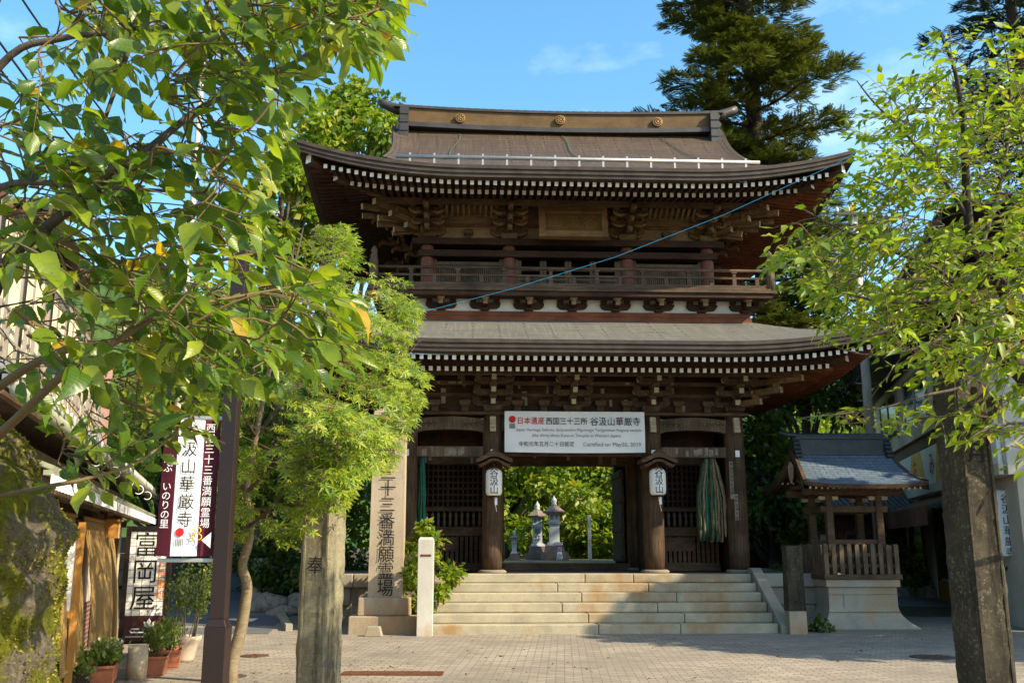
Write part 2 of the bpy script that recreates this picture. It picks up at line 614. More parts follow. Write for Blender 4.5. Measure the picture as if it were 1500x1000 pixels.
# ------------------------------------------------------------------ the ground, the street, the hills
def build_ground():
    xs = [-900, -400, -150, -60, -30, -18] + [-12 + i * 1.0 for i in range(25)] + [18, 30, 60, 150, 400, 900]
    ys = [-120, -40, -10] + [0 + i * 1.5 for i in range(26)] + [42, 50, 65, 90, 150, 300, 700, 1500]
    vs = [(x, y, ground_z(x, y)) for y in ys for x in xs]
    n = len(xs)
    fs = [(j * n + i, j * n + i + 1, (j + 1) * n + i + 1, (j + 1) * n + i) for j in range(len(ys) - 1) for i in range(n - 1)]
    m = MB().add(vs, fs, M['soil'], True)
    m.build('ground', kind='structure')

    def sheet(name, edges, mat, dz, nv=1):
        """strip between a left and a right border line, following the ground"""
        L, Rr = edges
        vs, fs = [], []
        nu = 14
        for (xa, ya), (xb, yb) in zip(L, Rr):
            for i in range(nu + 1):
                t = i / nu
                x, y = xa + (xb - xa) * t, ya + (yb - ya) * t
                vs.append((x, y, ground_z(x, y) + dz))
        for j in range(len(L) - 1):
            for i in range(nu):
                a = j * (nu + 1) + i
                fs.append((a, a + 1, a + nu + 2, a + nu + 1))
        return MB().add(vs, fs, mat, True).build(name, kind='structure')

    ys = [-6 + 1.5 * i for i in range(20)]
    left = [(-8.5, y) for y in ys]
    right = [(13.0, y) for y in ys]
    sheet('pavement', (left, right), M['paving'], .006)
    # the lane that runs on up the slope on the left
    yy = [18.6, 20, 22, 24, 26, 28, 30, 33, 37, 42, 50, 60]
    bend = lambda y: -.155 * (y - 18.6) - .0030 * (y - 18.6) ** 2
    sheet('road', ([(-8.3 + bend(y), y) for y in yy], [(-4.55 + bend(y), y) for y in yy]), M['asphalt'], .012)
    sheet('gravel_strip', ([(9.3, 25.2), (10.2, 28.5), (11.4, 32.5)], [(13.0, 24.6), (14.0, 28.5), (14.6, 32.0)]), M['gravel'], .014)
    # wooded mountains behind the valley
    def ridge(name, az0, az1, dist, hfun, depth, seed, nu, nv, tree):
        def fn(u, v):
            a = rad(az0 + (az1 - az0) * u)
            d = dist + depth * v
            x, y = math.sin(a) * d, math.cos(a) * d
            k = math.sin(min(1, v * 1.5) * math.pi / 2)
            h = hfun(math.degrees(a)) * k
            p = Vector((x, y, 0))
            h *= 1 + .22 * noise.fractal(p * (2.2 / dist) + Vector((seed, 0, 0)), 1, 2, 5)
            h += tree * (noise.noise(p * (.9 / tree)) + .6 * noise.noise(p * (2.1 / tree)))
            return (x, y, h - 4)
        return MB().grid(fn, nu, nv, M['forest']).build(name, kind='structure')
    ridge('mountain', -48, -6, 520, lambda a: 175 + 12 * math.sin(a * .5) + (a + 16) * -5.5, 420, 3.1, 220, 46, 6)
    ridge('wooded_mountain', 4, 48, 560, lambda a: 125 + 14 * math.sin(a * .3 + 1), 420, 8.3, 200, 46, 6)
    ridge('wooded_hill', 8, 40, 75, lambda a: 15 + 2 * math.sin(a * .4), 60, 5.7, 150, 40, 2.2)


build_ground()

# ------------------------------------------------------------------ the gate
gate = thing('temple_gate', 'two storey dark timber temple gate with curved brown roofs, balcony and white rafter ends',
             'temple gate', G0, GA)
YC = 2.1


def clamp(t): return min(1, max(0, t))


class Roof:
    def __init__(s, A, B, z0, a, b, up, x1, y1):
        s.A, s.B, s.z0, s.a, s.b, s.up, s.x1, s.y1 = A, B, z0, a, b, up, x1, y1

    def lift(s, x, y):
        cx = clamp((abs(x) - s.x1) / (s.A - s.x1))
        cy = clamp((abs(y - YC) - s.y1) / (s.B - s.y1))
        return s.up * cx ** 2.2 * cy ** 1.5 * (1 if y < YC else .45)

    def f(s, d): return s.a * d + s.b * d * d

    def side(s, k, t, d, inset=0):
        """k: 0 front, 1 right, 2 back, 3 left; t in -1..1 along the eave; d inwards from the eave"""
        if k == 0: return (t * (s.A - d), YC - s.B + d)
        if k == 2: return (-t * (s.A - d), YC + s.B - d)
        if k == 1: return (s.A - d, YC + t * (s.B - d))
        return (-(s.A - d), YC - t * (s.B - d))


def tt(u):                    # finer steps near the corners
    u = 2 * u - 1
    return math.copysign(abs(u) ** .75, u)


def roof_skirt(rf, mb, mb_edge, mb_soff, dmax, mat, nv, soff, dmid, dwall, z_out, z_in, s_out, s_in):
    for k in range(4):
        dm = dmax[k % 2]
        L = rf.A if k % 2 == 0 else rf.B

        def fn(u, v, k=k, dm=dm):
            d = dm * v
            x, y = rf.side(k, tt(u), d)
            return (x, y, rf.z0 + rf.f(d) + rf.lift(x, y))
        mb.grid(fn, 44, nv, mat, uvf=lambda u, v, L=L, dm=dm: (tt(u) * (L - dm * v), dm * v * 1.1 + k * .03))
        prof = [(0, 0), (0, -.075), (.025, -.08), (.025, -.165), (.05, -.17), (.05, -.245), (.2, z_out - s_out * .05 - rf.z0 + .004)]
        for (d0, h0), (d1, h1) in zip(prof[:-1], prof[1:]):
            def fe(u, v, d0=d0, h0=h0, d1=d1, h1=h1, k=k):
                d = d0 + (d1 - d0) * v
                x, y = rf.side(k, tt(u), d)
                X, Y = rf.side(k, tt(u), 0)
                return (x, y, rf.z0 + h0 + (h1 - h0) * v + rf.lift(X, Y))
            mb_edge.grid(fe, 44, 1, M['roof_edge'], smooth=False, flip=True)
        for (da, za, db, zb) in ((.2, z_out - s_out * .05, dmid, z_out + s_out * (dmid - .25)), (dmid, z_out + s_out * (dmid - .25), dmid + .02, z_in),
                                 (dmid + .02, z_in, dwall, z_in + s_in * (dwall - dmid))):
            def fs_(u, v, k=k, da=da, za=za, db=db, zb=zb):
                d = da + (db - da) * v
                x, y = rf.side(k, tt(u), d)
                return (x, y, za + (zb - za) * v + rf.lift(x, y) + .004)
            mb_soff.grid(fs_, 44, 2, soff, flip=True)


LOW = Roof(6.2, 4.7, 5.56, .34, .03, .42, 2.6, 1.6)
UPR = Roof(5.85, 4.4, 9.29, .36, .060, .50, 2.2, 1.4)

# lower roof -------------------------------------------------
a, b, c = MB(), MB(), MB()
roof_skirt(LOW, a, b, c, (2.2, 2.25), M['roof_low'], 10, M['wood_dark'], .85, 2.75, 5.28, 5.165, .15, .2)
low_roof = a.build('lower_roof', gate)
b.build('roof_edge', low_roof)
c.build('soffit', low_roof)

# upper roof: hipped skirt below, gabled above ---------------
a, b, c = MB(), MB(), MB()
XG, DG = 4.25, 1.6
roof_skirt(UPR, a, b, c, (DG, DG), M['roof_up'], 8, M['wood_dark'], .85, 2.75, 9.045, 9.07, .2, .2)


def gable_half(d):
    t = clamp((d - DG) / (UPR.B - DG))
    return XG - .12 * math.sin(t * math.pi) + .05 * t


for sgn in (1, -1):
    def fn(u, v, sgn=sgn):
        d = DG + (UPR.B - DG) * v
        x = (2 * u - 1) * gable_half(d)
        y = YC - sgn * (UPR.B - d)
        flare = .10 * max(0, (abs(2 * u - 1) - .86) / .14) ** 2
        return (x, y, UPR.z0 + UPR.f(d) + flare)
    a.grid(fn, 40, 16, M['roof_up'], uvf=lambda u, v: ((2 * u - 1) * XG, (DG + (UPR.B - DG) * v) * 1.15), flip=sgn < 0)
upper_roof = a.build('upper_roof', gate)
b.build('roof_edge', upper_roof)
c.build('soffit', upper_roof)
# gable ends: wall, bargeboards
for sx in (-1, 1):
    g = MB()
    poly = []
    zb = UPR.z0 + UPR.f(DG) - .1
    pts = [(YC - (UPR.B - d), UPR.z0 + UPR.f(d) - .12) for d in np.linspace(DG, UPR.B, 9)]
    poly = pts + [(2 * YC - y, z) for y, z in pts[-2::-1]]
    g.prism(poly, sx * (XG - .62), sx * (XG - .55), M['wood_dark'], 'x')
    g.build('gable_wall', gate)
    g = MB()
    for s2 in (1, -1):
        for d0, d1 in zip(np.linspace(DG, UPR.B, 13)[:-1], np.linspace(DG, UPR.B, 13)[1:]):
            y0, y1 = YC - s2 * (UPR.B - d0), YC - s2 * (UPR.B - d1)
            z0, z1 = UPR.z0 + UPR.f(d0) + .08, UPR.z0 + UPR.f(d1) + .08
            xx0, xx1 = sx * gable_half(d0), sx * gable_half(d1)
            w = .10
            vs = [(xx0 - w * sx, y0, z0 - .42), (xx0, y0, z0 - .42), (xx0, y0, z0), (xx0 - w * sx, y0, z0),
                  (xx1 - w * sx, y1, z1 - .42), (xx1, y1, z1 - .42), (xx1, y1, z1), (xx1 - w * sx, y1, z1)]
            g.add(vs, [(0, 1, 5, 4), (1, 2, 6, 5), (2, 3, 7, 6), (3, 0, 4, 7)], M['roof_edge'])
    g.build('bargeboard', gate)

# ridge -------------------------------------------------------
zr = UPR.z0 + UPR.f(UPR.B)
rb = MB()


def sag(x): return .10 * (x / 4.0) ** 2


n = 24
for (y0, y1, h0, h1, mat, hw) in ((-.31, .31, -.12, .0, 'ridge_dark', 4.02), (-.27, .27, .0, .38, 'ridge_box', 3.9), (-.31, .31, .38, .42, 'ridge_dark', 4.08),
                                  (-.25, .25, .42, .47, 'ridge_dark', 4.25)):
    for i in range(n):
        xa, xb = -hw + 2 * hw * i / n, -hw + 2 * hw * (i + 1) / n
        vs = []
        for x in (xa, xb):
            for (y, h) in ((y0, h0), (y1, h0), (y1, h1), (y0, h1)):
                vs.append((x, YC + y, zr + h + sag(x)))
        fs = [(0, 1, 5, 4), (1, 2, 6, 5), (2, 3, 7, 6), (3, 0, 4, 7)]
        if i == 0: fs.append((0, 3, 2, 1))
        if i == n - 1: fs.append((4, 5, 6, 7))
        rb.add(vs, fs, M[mat])
for i in range(41):
    x = -4.25 + 8.5 * i / 40
    rb.tube([(x - .09, YC, zr + .475 + sag(x)), (x + .1, YC, zr + .475 + sag(x))], .12, M['ridge_dark'], 10)
ridge = rb.build('ridge', gate)
for sx in (-1, 1):
    e = MB()
    # stacked end tiles with a scalloped outer edge
    zz = zr - .45
    out = [(sx * 3.86, zz)]
    for k in range(4):
        for q in range(7):
            t = q / 6 * math.pi
            out.append((sx * (4.02 + .05 * (3 - k) * .5 + .085 * math.sin(t)), zz + .01 + .225 * (k + q / 6)))
    out.append((sx * 3.86, zz + .92))
    e.prism(out if sx > 0 else out[::-1], YC - .42, YC + .42, M['ridge_dark'])
    for k in range(4):
        e.box(sx * 3.96 - .11, sx * 3.96 + .11, YC - .44, YC - .419, zz + .02 + .225 * k, zz + .19 + .225 * k, M['ridge_dark'])
    e.tube([(sx * 3.95, YC, zr + .50), (sx * 4.25, YC, zr + .58), (sx * 4.5, YC, zr + .68), (sx * 4.66, YC, zr + .76)], [.15, .13, .11, .09], M['ridge_dark'], 12)
    e.build('ridge_end_tile', ridge)
for x in (-2.55, 0.0, 2.5):
    e = MB()
    e.T = Matrix.Translation((x, YC - .27, zr + .2)) @ Matrix.Rotation(rad(90), 4, 'X')
    e.lathe([(.125, 0), (.125, .07), (.10, .075), (.095, .05), (.04, .055), (.03, .08), (.01, .085)], (0, 0, 0), M['gold'], 20, smooth=False)
    for q in range(8):
        t = q * math.pi / 4
        e.lathe([(.026, .04), (.022, .075), (.005, .08)], (.066 * math.cos(t), .066 * math.sin(t), 0), M['gold'], 8)
    e.build('crest', ridge)
# three chains lying down the slope
for x0, dx in ((-2.55, -.32), (.05, .18), (2.55, .75)):
    e = MB()
    prev = None
    N = 46
    for i in range(N):
        t = i / (N - 1)
        d = 4.1 - 2.35 * t
        p = Vector((x0 + dx * t + .03 * math.sin(t * 9), YC - (UPR.B - d), UPR.z0 + UPR.f(d) + .035))
        if prev:
            e.tube([prev, (prev + p) / 2 + Vector((.012 * (-1) ** i, 0, .006)), p], [.006, .013, .006], M['verdigris'], 5)
        prev = p
    e.build('chain', gate)
# snow guard pipe
e = MB()
dp = .42
zp = UPR.z0 + UPR.f(dp) + .17
e.tube([(-3.85, YC - UPR.B + dp, zp), (3.9, YC - UPR.B + dp, zp)], .043, M['steel'], 10)
sg = e.build('snow_guard', gate)
e = MB()
e.box(-.02, .02, -.02, .02, -.2, .08, M['steel'])
e.box(-.02, .02, -.02, .45, -.2, -.17, M['steel'])
br = e.build('bracket', sg)
for i in range(15):
    x = -3.55 + 7.15 * i / 14
    o = br if i == 0 else inst(br, sg, (0, 0, 0))
    o.location = (x, YC - UPR.B + dp, zp)

# rafters -----------------------------------------------------
e = MB()
e.box(-.038, .038, 0, 1, -.09, 0, M['wood_dark'], front=M['white_tip'])
raf_mesh = e.build('rafter', gate)
RAF = []


def rafters(rf, k, d0, d1, z0, slope, spacing=.16):
    L = rf.A if k % 2 == 0 else rf.B
    n = int((L - d0 - .12) / spacing)
    for i in range(-n, n + 1):
        s_ = i * spacing
        dd = min(d1, L - abs(s_) - .06)
        if dd - d0 < .12: continue
        def pos(d):
            if k == 0: x, y = s_, YC - rf.B + d
            elif k == 2: x, y = s_, YC + rf.B - d
            elif k == 1: x, y = rf.A - d, YC + s_
            else: x, y = -(rf.A - d), YC + s_
            return Vector((x, y, z0 + slope * (d - d0) + rf.lift(x, y)))
        p, q = pos(d0), pos(dd)
        RAF.append((p, q, k))


for rf, zo, zi, so_, si in ((LOW, 5.28, 5.165, .15, .2), (UPR, 9.045, 9.07, .2, .2)):
    for k in (0, 1, 3):
        rafters(rf, k, .25, 1.0, zo, so_)
        rafters(rf, k, .85, 2.65, zi, si)
RAF.sort(key=lambda r: (r[2] != 0 or r[0].x < -3.4, r[0].z > 8 and r[0].y > -1.9, (GM @ r[0]).length))
rest = MB()
for i, (p, q, k) in enumerate(RAF):
    d = q - p
    L = d.length
    rot = d.to_track_quat('Y', 'Z').to_euler()
    if i < 100:
        o = raf_mesh if i == 0 else inst(raf_mesh, gate, (0, 0, 0))
        o.location = p
        o.rotation_euler = rot
        o.scale = (1, L, 1)
    else:
        rest.T = Matrix.Translation(p) @ rot.to_matrix().to_4x4()
        rest.box(-.038, .038, 0, L, -.09, 0, M['wood_red'] if (k == 1) else M['wood_dark'], front=M['white_tip'])
rest.build('rafters', gate, kind='stuff')
# hip rafters at the corners
for rf, z0, zi in ((LOW, 5.2, 5.3), (UPR, 8.98, 9.2)):
    for sx in (-1, 1):
        for sy in (-1, 1):
            e = MB()
            p = Vector((sx * (rf.A - .22), YC + sy * (rf.B - .22), z0 + rf.up - .03))
            q = Vector((sx * (rf.A - 2.7), YC + sy * (rf.B - 2.7), zi + .12))
            e.beam(p, q, .17, .2, M['wood_beam'], M['white_tip'])
            p2 = p + (q - p) * .2 - Vector((0, 0, .16))
            e.beam(p2, q - Vector((0, 0, .16)), .15, .17, M['wood_beam'], M['white_tip'])
            e.build('hip_rafter', gate)

# columns -----------------------------------------------------
COLX = (-3.58, -1.74, 1.74, 3.58)
cm = MB()
cm.lathe([(.30, 0), (.31, .04), (.26, .07)], (0, 0, 1.05), M['wall_stone'], 20)
cm.lathe([(.205, .07), (.222, .4), (.225, 1.6), (.215, 3.0), (.205, 3.36)], (0, 0, 1.05), M['wood_col'], 20)
cobj = cm.build('column', gate)
first = True
for y in (0, 2.1, 4.2):
    for x in COLX:
        if first: cobj.location = (x, y, 0); first = False
        else: inst(cobj, gate, (x, y, 0))
# upper columns
cm = MB()
cm.lathe([(.145, 0), (.145, 1.6)], (0, 0, 6.9), M['red_column'], 18)
cobj2 = cm.build('upper_column', gate)
first = True
for y in (.35, 3.85):
    for x in (-3.25, -1.37, 1.37, 3.25):
        if first: cobj2.location = (x, y, 0); first = False
        else: inst(cobj2, gate, (x, y, 0))


def beam_part(name, x0, x1, y0, y1, z0, z1, mat, bevel=.015, stickers=0, seed=1, carved=False):
    e = MB()
    e.box(x0, x1, y0, y1, z0, z1, mat)
    rr = random.Random(seed)
    for _ in range(stickers):
        w = rr.uniform(.05, .11); h = rr.uniform(.12, .2)
        if h > (z1 - z0) * .8: h = (z1 - z0) * .7
        xx = rr.uniform(x0 + .05, x1 - .15); zz_ = rr.uniform(z0 + .01, z1 - h - .01)
        e.box(xx, xx + w, y0 - .004, y0 - .001, zz_, zz_ + h, M['paper'])
    return e.build(name, gate, bevel=bevel)


def rainbow_beam(x0, x1, y, z0, z1):
    """the carved curved tie beam of a side bay"""
    e = MB()
    w = x1 - x0
    top = [(x0 + w * t, z1 - .05 + .06 * math.sin(math.pi * t)) for t in np.linspace(1, 0, 13)]
    bot = [(x0 + w * t, z0 + .07 * math.sin(math.pi * t) ** .5) for t in np.linspace(0, 1, 13)]
    e.prism(bot + top, y - .1, y + .1, M['wood_grey'])
    rr = random.Random(int(x0 * 10))
    for s_ in (-1, 1):
        for q in range(3):                                     # scrolls cut in the face
            cx = (x0 + x1) / 2 + s_ * w * (.42 - .09 * q)
            pts = [(cx + s_ * .07 * math.cos(t) * (1 - t / 9), y - .103, (z0 + z1) / 2 + .05 * math.sin(t) * (1 - t / 9)) for t in np.linspace(0, 5, 10)]
            e.tube(pts, .012, M['wood_col'], 5)
    return e.build('carved_beam', gate)


def wall_side(sx): return (min(sx * 3.58, sx * 1.74) + .19, max(sx * 3.58, sx * 1.74) - .19)


for sx in (-1, 1):
    x0, x1 = wall_side(sx)
    rainbow_beam(x0, x1, 0, 4.02, 4.36)
    beam_part('tie_beam', x0, x1, -.08, .08, 3.5, 3.72, M['wood_grey'], stickers=7, seed=3 + sx)
    beam_part('tie_beam', x0, x1, .9, 1.05, 3.42, 3.66, M['wood_beam'], stickers=3, seed=9)
    # recessed guardian bay: lattice, baluster row, panel, slats
    y = .95
    e = MB()
    e.box(x0, x1, y + .10, y + .14, 2.45, 3.43, M['black'])  # black sheet painted as the shade of the room behind
    nx, nzc = 13, 7
    for i in range(nx + 1):
        xx = x0 + (x1 - x0) * i / nx
        ww = .035 if i % 6 else .05
        e.box(xx - ww / 2, xx + ww / 2, y, y + .05, 2.47, 3.42, M['wood_dark'])
    for i in range(nzc + 1):
        zz = 2.47 + .95 * i / nzc
        e.box(x0, x1, y + .053, y + .09, zz - .022, zz + .022, M['wood_dark'])
    e.build('lattice', gate)
    beam_part('rail', x0, x1, y - .06, y + .1, 2.37, 2.465, M['wood_beam'])
    bl = MB()
    bl.lathe([(.035, 0), (.035, .12), (.022, .16), (.03, .2), (.042, .25), (.03, .29), (.015, .31), (.02, .34)], (0, 0, 0), M['wood_grey'], 10)
    bo = bl.build('baluster', gate)
    nb = 11
    for i in range(nb):
        o = bo if i == 0 else inst(bo, gate, (0, 0, 0))
        o.location = (x0 + .07 + (x1 - x0 - .14) * i / (nb - 1), y, 2.035)
    beam_part('rail', x0, x1, y - .08, y + .12, 1.83, 2.03, M['wood_beam'])
    e = MB()
    for i in range(14):
        xx = x0 + .04 + (x1 - x0 - .08) * i / 13
        e.box(xx - .035, xx + .035, y, y + .05, 1.25, 1.83, M['wood_beam'])
    e.box(x0 + .1, x0 + .85, y - .06, y - .01, 1.5, 1.8, M['wood_beam'])
    e.build('slat_panel', gate)
    beam_part('rail', x0, x1, y - .1, y + .12, 1.06, 1.25, M['wood_beam'])
    # enclosing boards of the guardian room
    e = MB()
    e.box(x0 - .19, x1 + .19, 2.06, 2.1, 1.06, 4.4, M['wood_dark'])
    e.box(sx * 3.58 - .03, sx * 3.58 + .03, .2, 4.0, 1.06, 4.4, M['wood_beam'])
    e.box(sx * 1.74 - .03, sx * 1.74 + .03, .2, 2.0, 1.06, 4.4, M['wood_dark'])
    e.box(x0, x1, y + .13, y + .16, 1.06, 2.45, M['black'])  # another black sheet, the shade behind the slats put into colour
    e.box(x0, x1, y + .03, y + .07, 3.66, 4.4, M['wood_dark'])
    e.build('wall_boards', gate)
    # open door leaf folded back into the passage
    e = MB()
    xs_ = sx * 1.44
    e.box(xs_ - .035, xs_ + .035, 2.25, 3.72, 1.25, 3.42, M['wood_beam'])
    for zz in (1.35, 2.0, 2.7, 3.3):
        e.box(xs_ - .06, xs_ + .06, 2.27, 3.70, zz - .06, zz + .06, M['wood_beam'])
    e.build('door', gate, bevel=.01)
    beam_part('door_post', sx * 1.62 - .11, sx * 1.62 + .11, 2.0, 2.2, 1.06, 3.5, M['wood_beam'])
beam_part('head_beam', -1.55, 1.55, -.09, .09, 4.06, 4.36, M['wood_grey'], stickers=5, seed=21)
beam_part('head_beam', -1.55, 1.55, -.02, .07, 3.52, 3.9, M['wood_beam'])
beam_part('lintel', -1.6, 1.6, 1.98, 2.22, 3.48, 3.82, M['wood_beam'], stickers=6, seed=5)
beam_part('lintel_board', -1.6, 1.6, 2.08, 2.12, 3.82, 4.42, M['wood_dark'])
beam_part('threshold', -1.55, 1.55, 1.98, 2.22, 1.055, 1.22, M['wood_beam'])
beam_part('wall_plate', -3.9, 3.9, -.19, .19, 4.40, 4.47, M['wood_beam'])
for y in (2.1, 4.2):
    beam_part('wall_plate', -3.9, 3.9, y - .15, y + .15, 4.40, 4.47, M['wood_beam'])
for x in (-3.58, 3.58):
    beam_part('wall_plate', x - .19, x + .19, .2, 4.0, 4.41, 4.465, M['wood_beam'])
beam_part('ceiling_boards', -3.7, 3.7, .05, 4.3, 4.9, 4.95, M['wood_dark'], 0)
beam_part('wall_boards', -3.75, 3.75, -.02, .03, 4.47, 5.45, M['wood_dark'], 0, stickers=26, seed=12)
for sx in (-1, 1):
    beam_part('wall_boards', sx * 3.7 - .03, sx * 3.7 + .03, .05, 4.2, 4.47, 5.45, M['wood_dark'], 0)

# bracket clusters ---------------------------------------------


def arm(e, cx, cy, z, half, h, dep, mat, pale=True):
    b_ = .32 * half
    poly = [(-half, z + h), (-half, z + h * .62), (-half + b_ * .25, z + h * .28), (-half + b_ * .6, z + h * .06), (-half + b_, z), (half - b_, z),
            (half - b_ * .6, z + h * .06), (half - b_ * .25, z + h * .28), (half, z + h * .62), (half, z + h)]
    pm = M['wood_pale'] if pale else None
    e.prism([(cx + u, w) for u, w in poly], cy - dep / 2, cy + dep / 2, mat,
            sidemat=[pm, pm, None, None, None, None, None, pm, pm, None])


def block(e, cx, cy, z, w, h, mat):
    e.cbox(cx, cy, z, w * .66, w * .66, h * .4, mat, 1.5)
    e.cbox(cx, cy, z + h * .4, w, w, h * .6, mat)


def cluster(name, zb, r, s, n, mat, ornate=False):
    e = MB()
    block(e, 0, 0, zb, .40, .16, mat)
    for k in range(n):
        z = zb + .14 + k * r
        y = -k * s
        half = .43 if k < n - 1 else .40
        arm(e, 0, y, z, half, .12, .11, mat, not ornate)
        for bx in (-half + .08, 0, half - .08):
            block(e, bx, y, z + .12, .15, .10, mat)
        e.box(-.05, .05, y - s - .10, y + .1, z + .005, z + .115, mat, front=M['wood_pale'])
        block(e, 0, y - s, z + .12, .15, .10, mat)
        if ornate:                                             # carved beast-head noses and scrolls
            e.tube([(0, y - s - .02, z + .06), (0, y - s - .16, z + .09), (0, y - s - .25, z + .03), (0, y - s - .27, z - .05)], [.07, .075, .055, .03], mat, 8)
            for sg_ in (-1, 1):
                e.tube([(sg_ * .1, y - .09, z + .03), (sg_ * .26, y - .1, z - .02), (sg_ * .37, y - .1, z + .03), (sg_ * .40, y - .1, z + .11)], [.05, .045, .035, .02], mat, 7)
    return e


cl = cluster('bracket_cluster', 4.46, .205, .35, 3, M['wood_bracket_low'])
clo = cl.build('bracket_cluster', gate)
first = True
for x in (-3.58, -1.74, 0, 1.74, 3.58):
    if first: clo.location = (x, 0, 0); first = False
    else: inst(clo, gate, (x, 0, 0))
for sx in (-1, 1):
    for y in (0, 2.1, 4.2):
        inst(clo, gate, (sx * 3.6, y, 0), (0, 0, sx * math.pi / 2))
cl2 = cluster('bracket_cluster', 8.5, .15, .33, 3, M['wood_bracket'], True)
clo2 = cl2.build('carved_bracket_cluster', gate)
first = True
for x in (-3.25, -1.37, 1.37, 3.25):
    if first: clo2.location = (x, .35, 0); first = False
    else: inst(clo2, gate, (x, .35, 0))
for sx in (-1, 1):
    for y in (.35, 2.1, 3.85):
        inst(clo2, gate, (sx * 3.27, y, 0), (0, 0, sx * math.pi / 2))
# diagonal arms and tail rafters at the corners
for (cx, cy, zb, r, s, nm) in ((3.58, 0, 4.46, .205, .35, 'corner_bracket'), (3.25, .35, 8.5, .15, .33, 'corner_bracket')):
    for sx in (-1, 1):
        e = MB()
        for k in range(3):
            z = zb + .2 + k * r
            L = (k + 1) * s + .15
            p = Vector((sx * cx, cy, z))
            q = Vector((sx * (cx + L), cy - L, z + .02))
            e.beam(p, q, .12, .13, M['wood_bracket'], M['wood_pale'])
            block(e, q.x - sx * .1, q.y + .1, z + .07, .15, .1, M['wood_bracket'])
            if zb > 8:
                q2 = Vector((sx * (cx + L + .28), cy - L + .15, z - .05))
                e.beam(p + Vector((0, 0, .1)), q2, .09, .13, M['wood_bracket'], M['wood_pale'])
                e.beam(p + Vector((0, 0, .05)), Vector((sx * (cx + L + .32), cy - L * .45, z - .10)), .08, .12, M['wood_bracket'], M['wood_pale'])
        e.build(nm, gate)
# struts between the clusters and continuous bracket beams
for k in range(3):
    y = -k * .35
    z = 4.46 + .14 + k * .205
    beam_part('bracket_beam', -3.6 - k * .35, 3.6 + k * .35, y - .045, y + .045, z + .13 + .09, z + .13 + .17, M['wood_beam'], .008, stickers=10 if k else 0, seed=40 + k)
    beam_part('bracket_beam', -3.25 - k * .33, 3.25 + k * .33, .35 - k * .33 - .04, .35 - k * .33 + .04, 8.5 + .14 + k * .15 + .20, 8.5 + .14 + k * .15 + .265, M['wood_bracket'], .008)
beam_part('eave_purlin', -4.75, 4.75, -1.12, -.98, 5.12, 5.24, M['wood_beam'], .01)
beam_part('eave_purlin', -4.35, 4.35, -.73, -.59, 9.03, 9.15, M['wood_beam'], .01)
sb = MB()
sb.cbox(0, 0, 4.47, .16, .09, .13, M['wood_beam'], .8)
block(sb, 0, 0, 4.6, .24, .12, M['wood_bracket_low'])
sbo = sb.build('strut', gate)
first = True
for x in (-3.0, -2.35, -1.2, -.62, .62, 1.2, 2.35, 3.0):
    if first: sbo.location = (x, -.06, 0); first = False
    else: inst(sbo, gate, (x, -.06, 0))
for x in (-2.31, 2.31):
    o = inst(sbo, gate, (x, .28, 4.03))
    o.scale = (.9, .9, 1)
# carved noses with pale ends on the faces of the front columns
e = MB()
for z, h, w in ((4.02, .33, .13),):
    for q in range(4):
        e.box(-w / 2, w / 2, -.34 + .015 * q, -.18, z + q * h / 4 + .003, z + (q + 1) * h / 4, M['wood_pale'])
nose = e.build('column_nose', gate, bevel=.008)
for i, x in enumerate(COLX):
    o = nose if i == 0 else inst(nose, gate, (0, 0, 0))
    o.location = (x, 0, 0)
e = MB()
e.box(-.045, .045, -.245, -.222, 3.5, 3.64, M['white_ink'])
pt = e.build('paper_label', gate)
for i, x in enumerate(COLX):
    o = pt if i == 0 else inst(pt, gate, (0, 0, 0))
    o.location = (x, 0, 0)

# storey between the roofs ------------------------------------
beam_part('fascia_board', -4.0, 4.0, -.42, -.36, 6.40, 6.55, M['wood_red'], .008)
beam_part('fascia_board', -3.97, 3.97, -.40, -.34, 6.555, 6.66, M['wood_red'], .008)
beam_part('plaster_band', -3.95, 3.95, -.33, -.27, 6.6, 6.98, M['plaster'], 0)
for sx in (-1, 1):
    beam_part('fascia_board', sx * 3.96 - .04, sx * 3.96 + .04, -.33, 4.5, 6.40, 6.65, M['wood_red'], .008)
    beam_part('plaster_band', sx * 3.9 - .03, sx * 3.9 + .03, -.25, 4.5, 6.66, 6.98, M['plaster'], 0)
e = MB()
arm(e, 0, -.36, 6.72, .34, .13, .12, M['wood_dark'], False)
block(e, 0, -.36, 6.66, .2, .07, M['wood_dark'])
for bx in (-.26, 0, .26): block(e, bx, -.36, 6.85, .13, .08, M['wood_dark'])
e.box(-.05, .05, -.72, -.3, 6.75, 6.86, M['wood_dark'], front=M['wood_bracket'])
block(e, 0, -.66, 6.86, .17, .09, M['wood_bracket'])
bb = e.build('balcony_bracket', gate)
for i in range(9):
    o = bb if i == 0 else inst(bb, gate, (0, 0, 0))
    o.location = (-3.86 + i * .965, 0, 0)
e = MB()
for yy in (-.80, -.56): e.box(-4.35, 4.35, yy - .06, yy + .06, 6.90, 6.995, M['wood_dark'])
e.box(-4.45, 4.45, -.90, 5.1, 7.0, 7.06, M['wood_greyh'])
e.box(-4.42, 4.42, -.87, 5.07, 7.063, 7.11, M['wood_greyh'])
balcony = e.build('balcony', gate, bevel=.01)


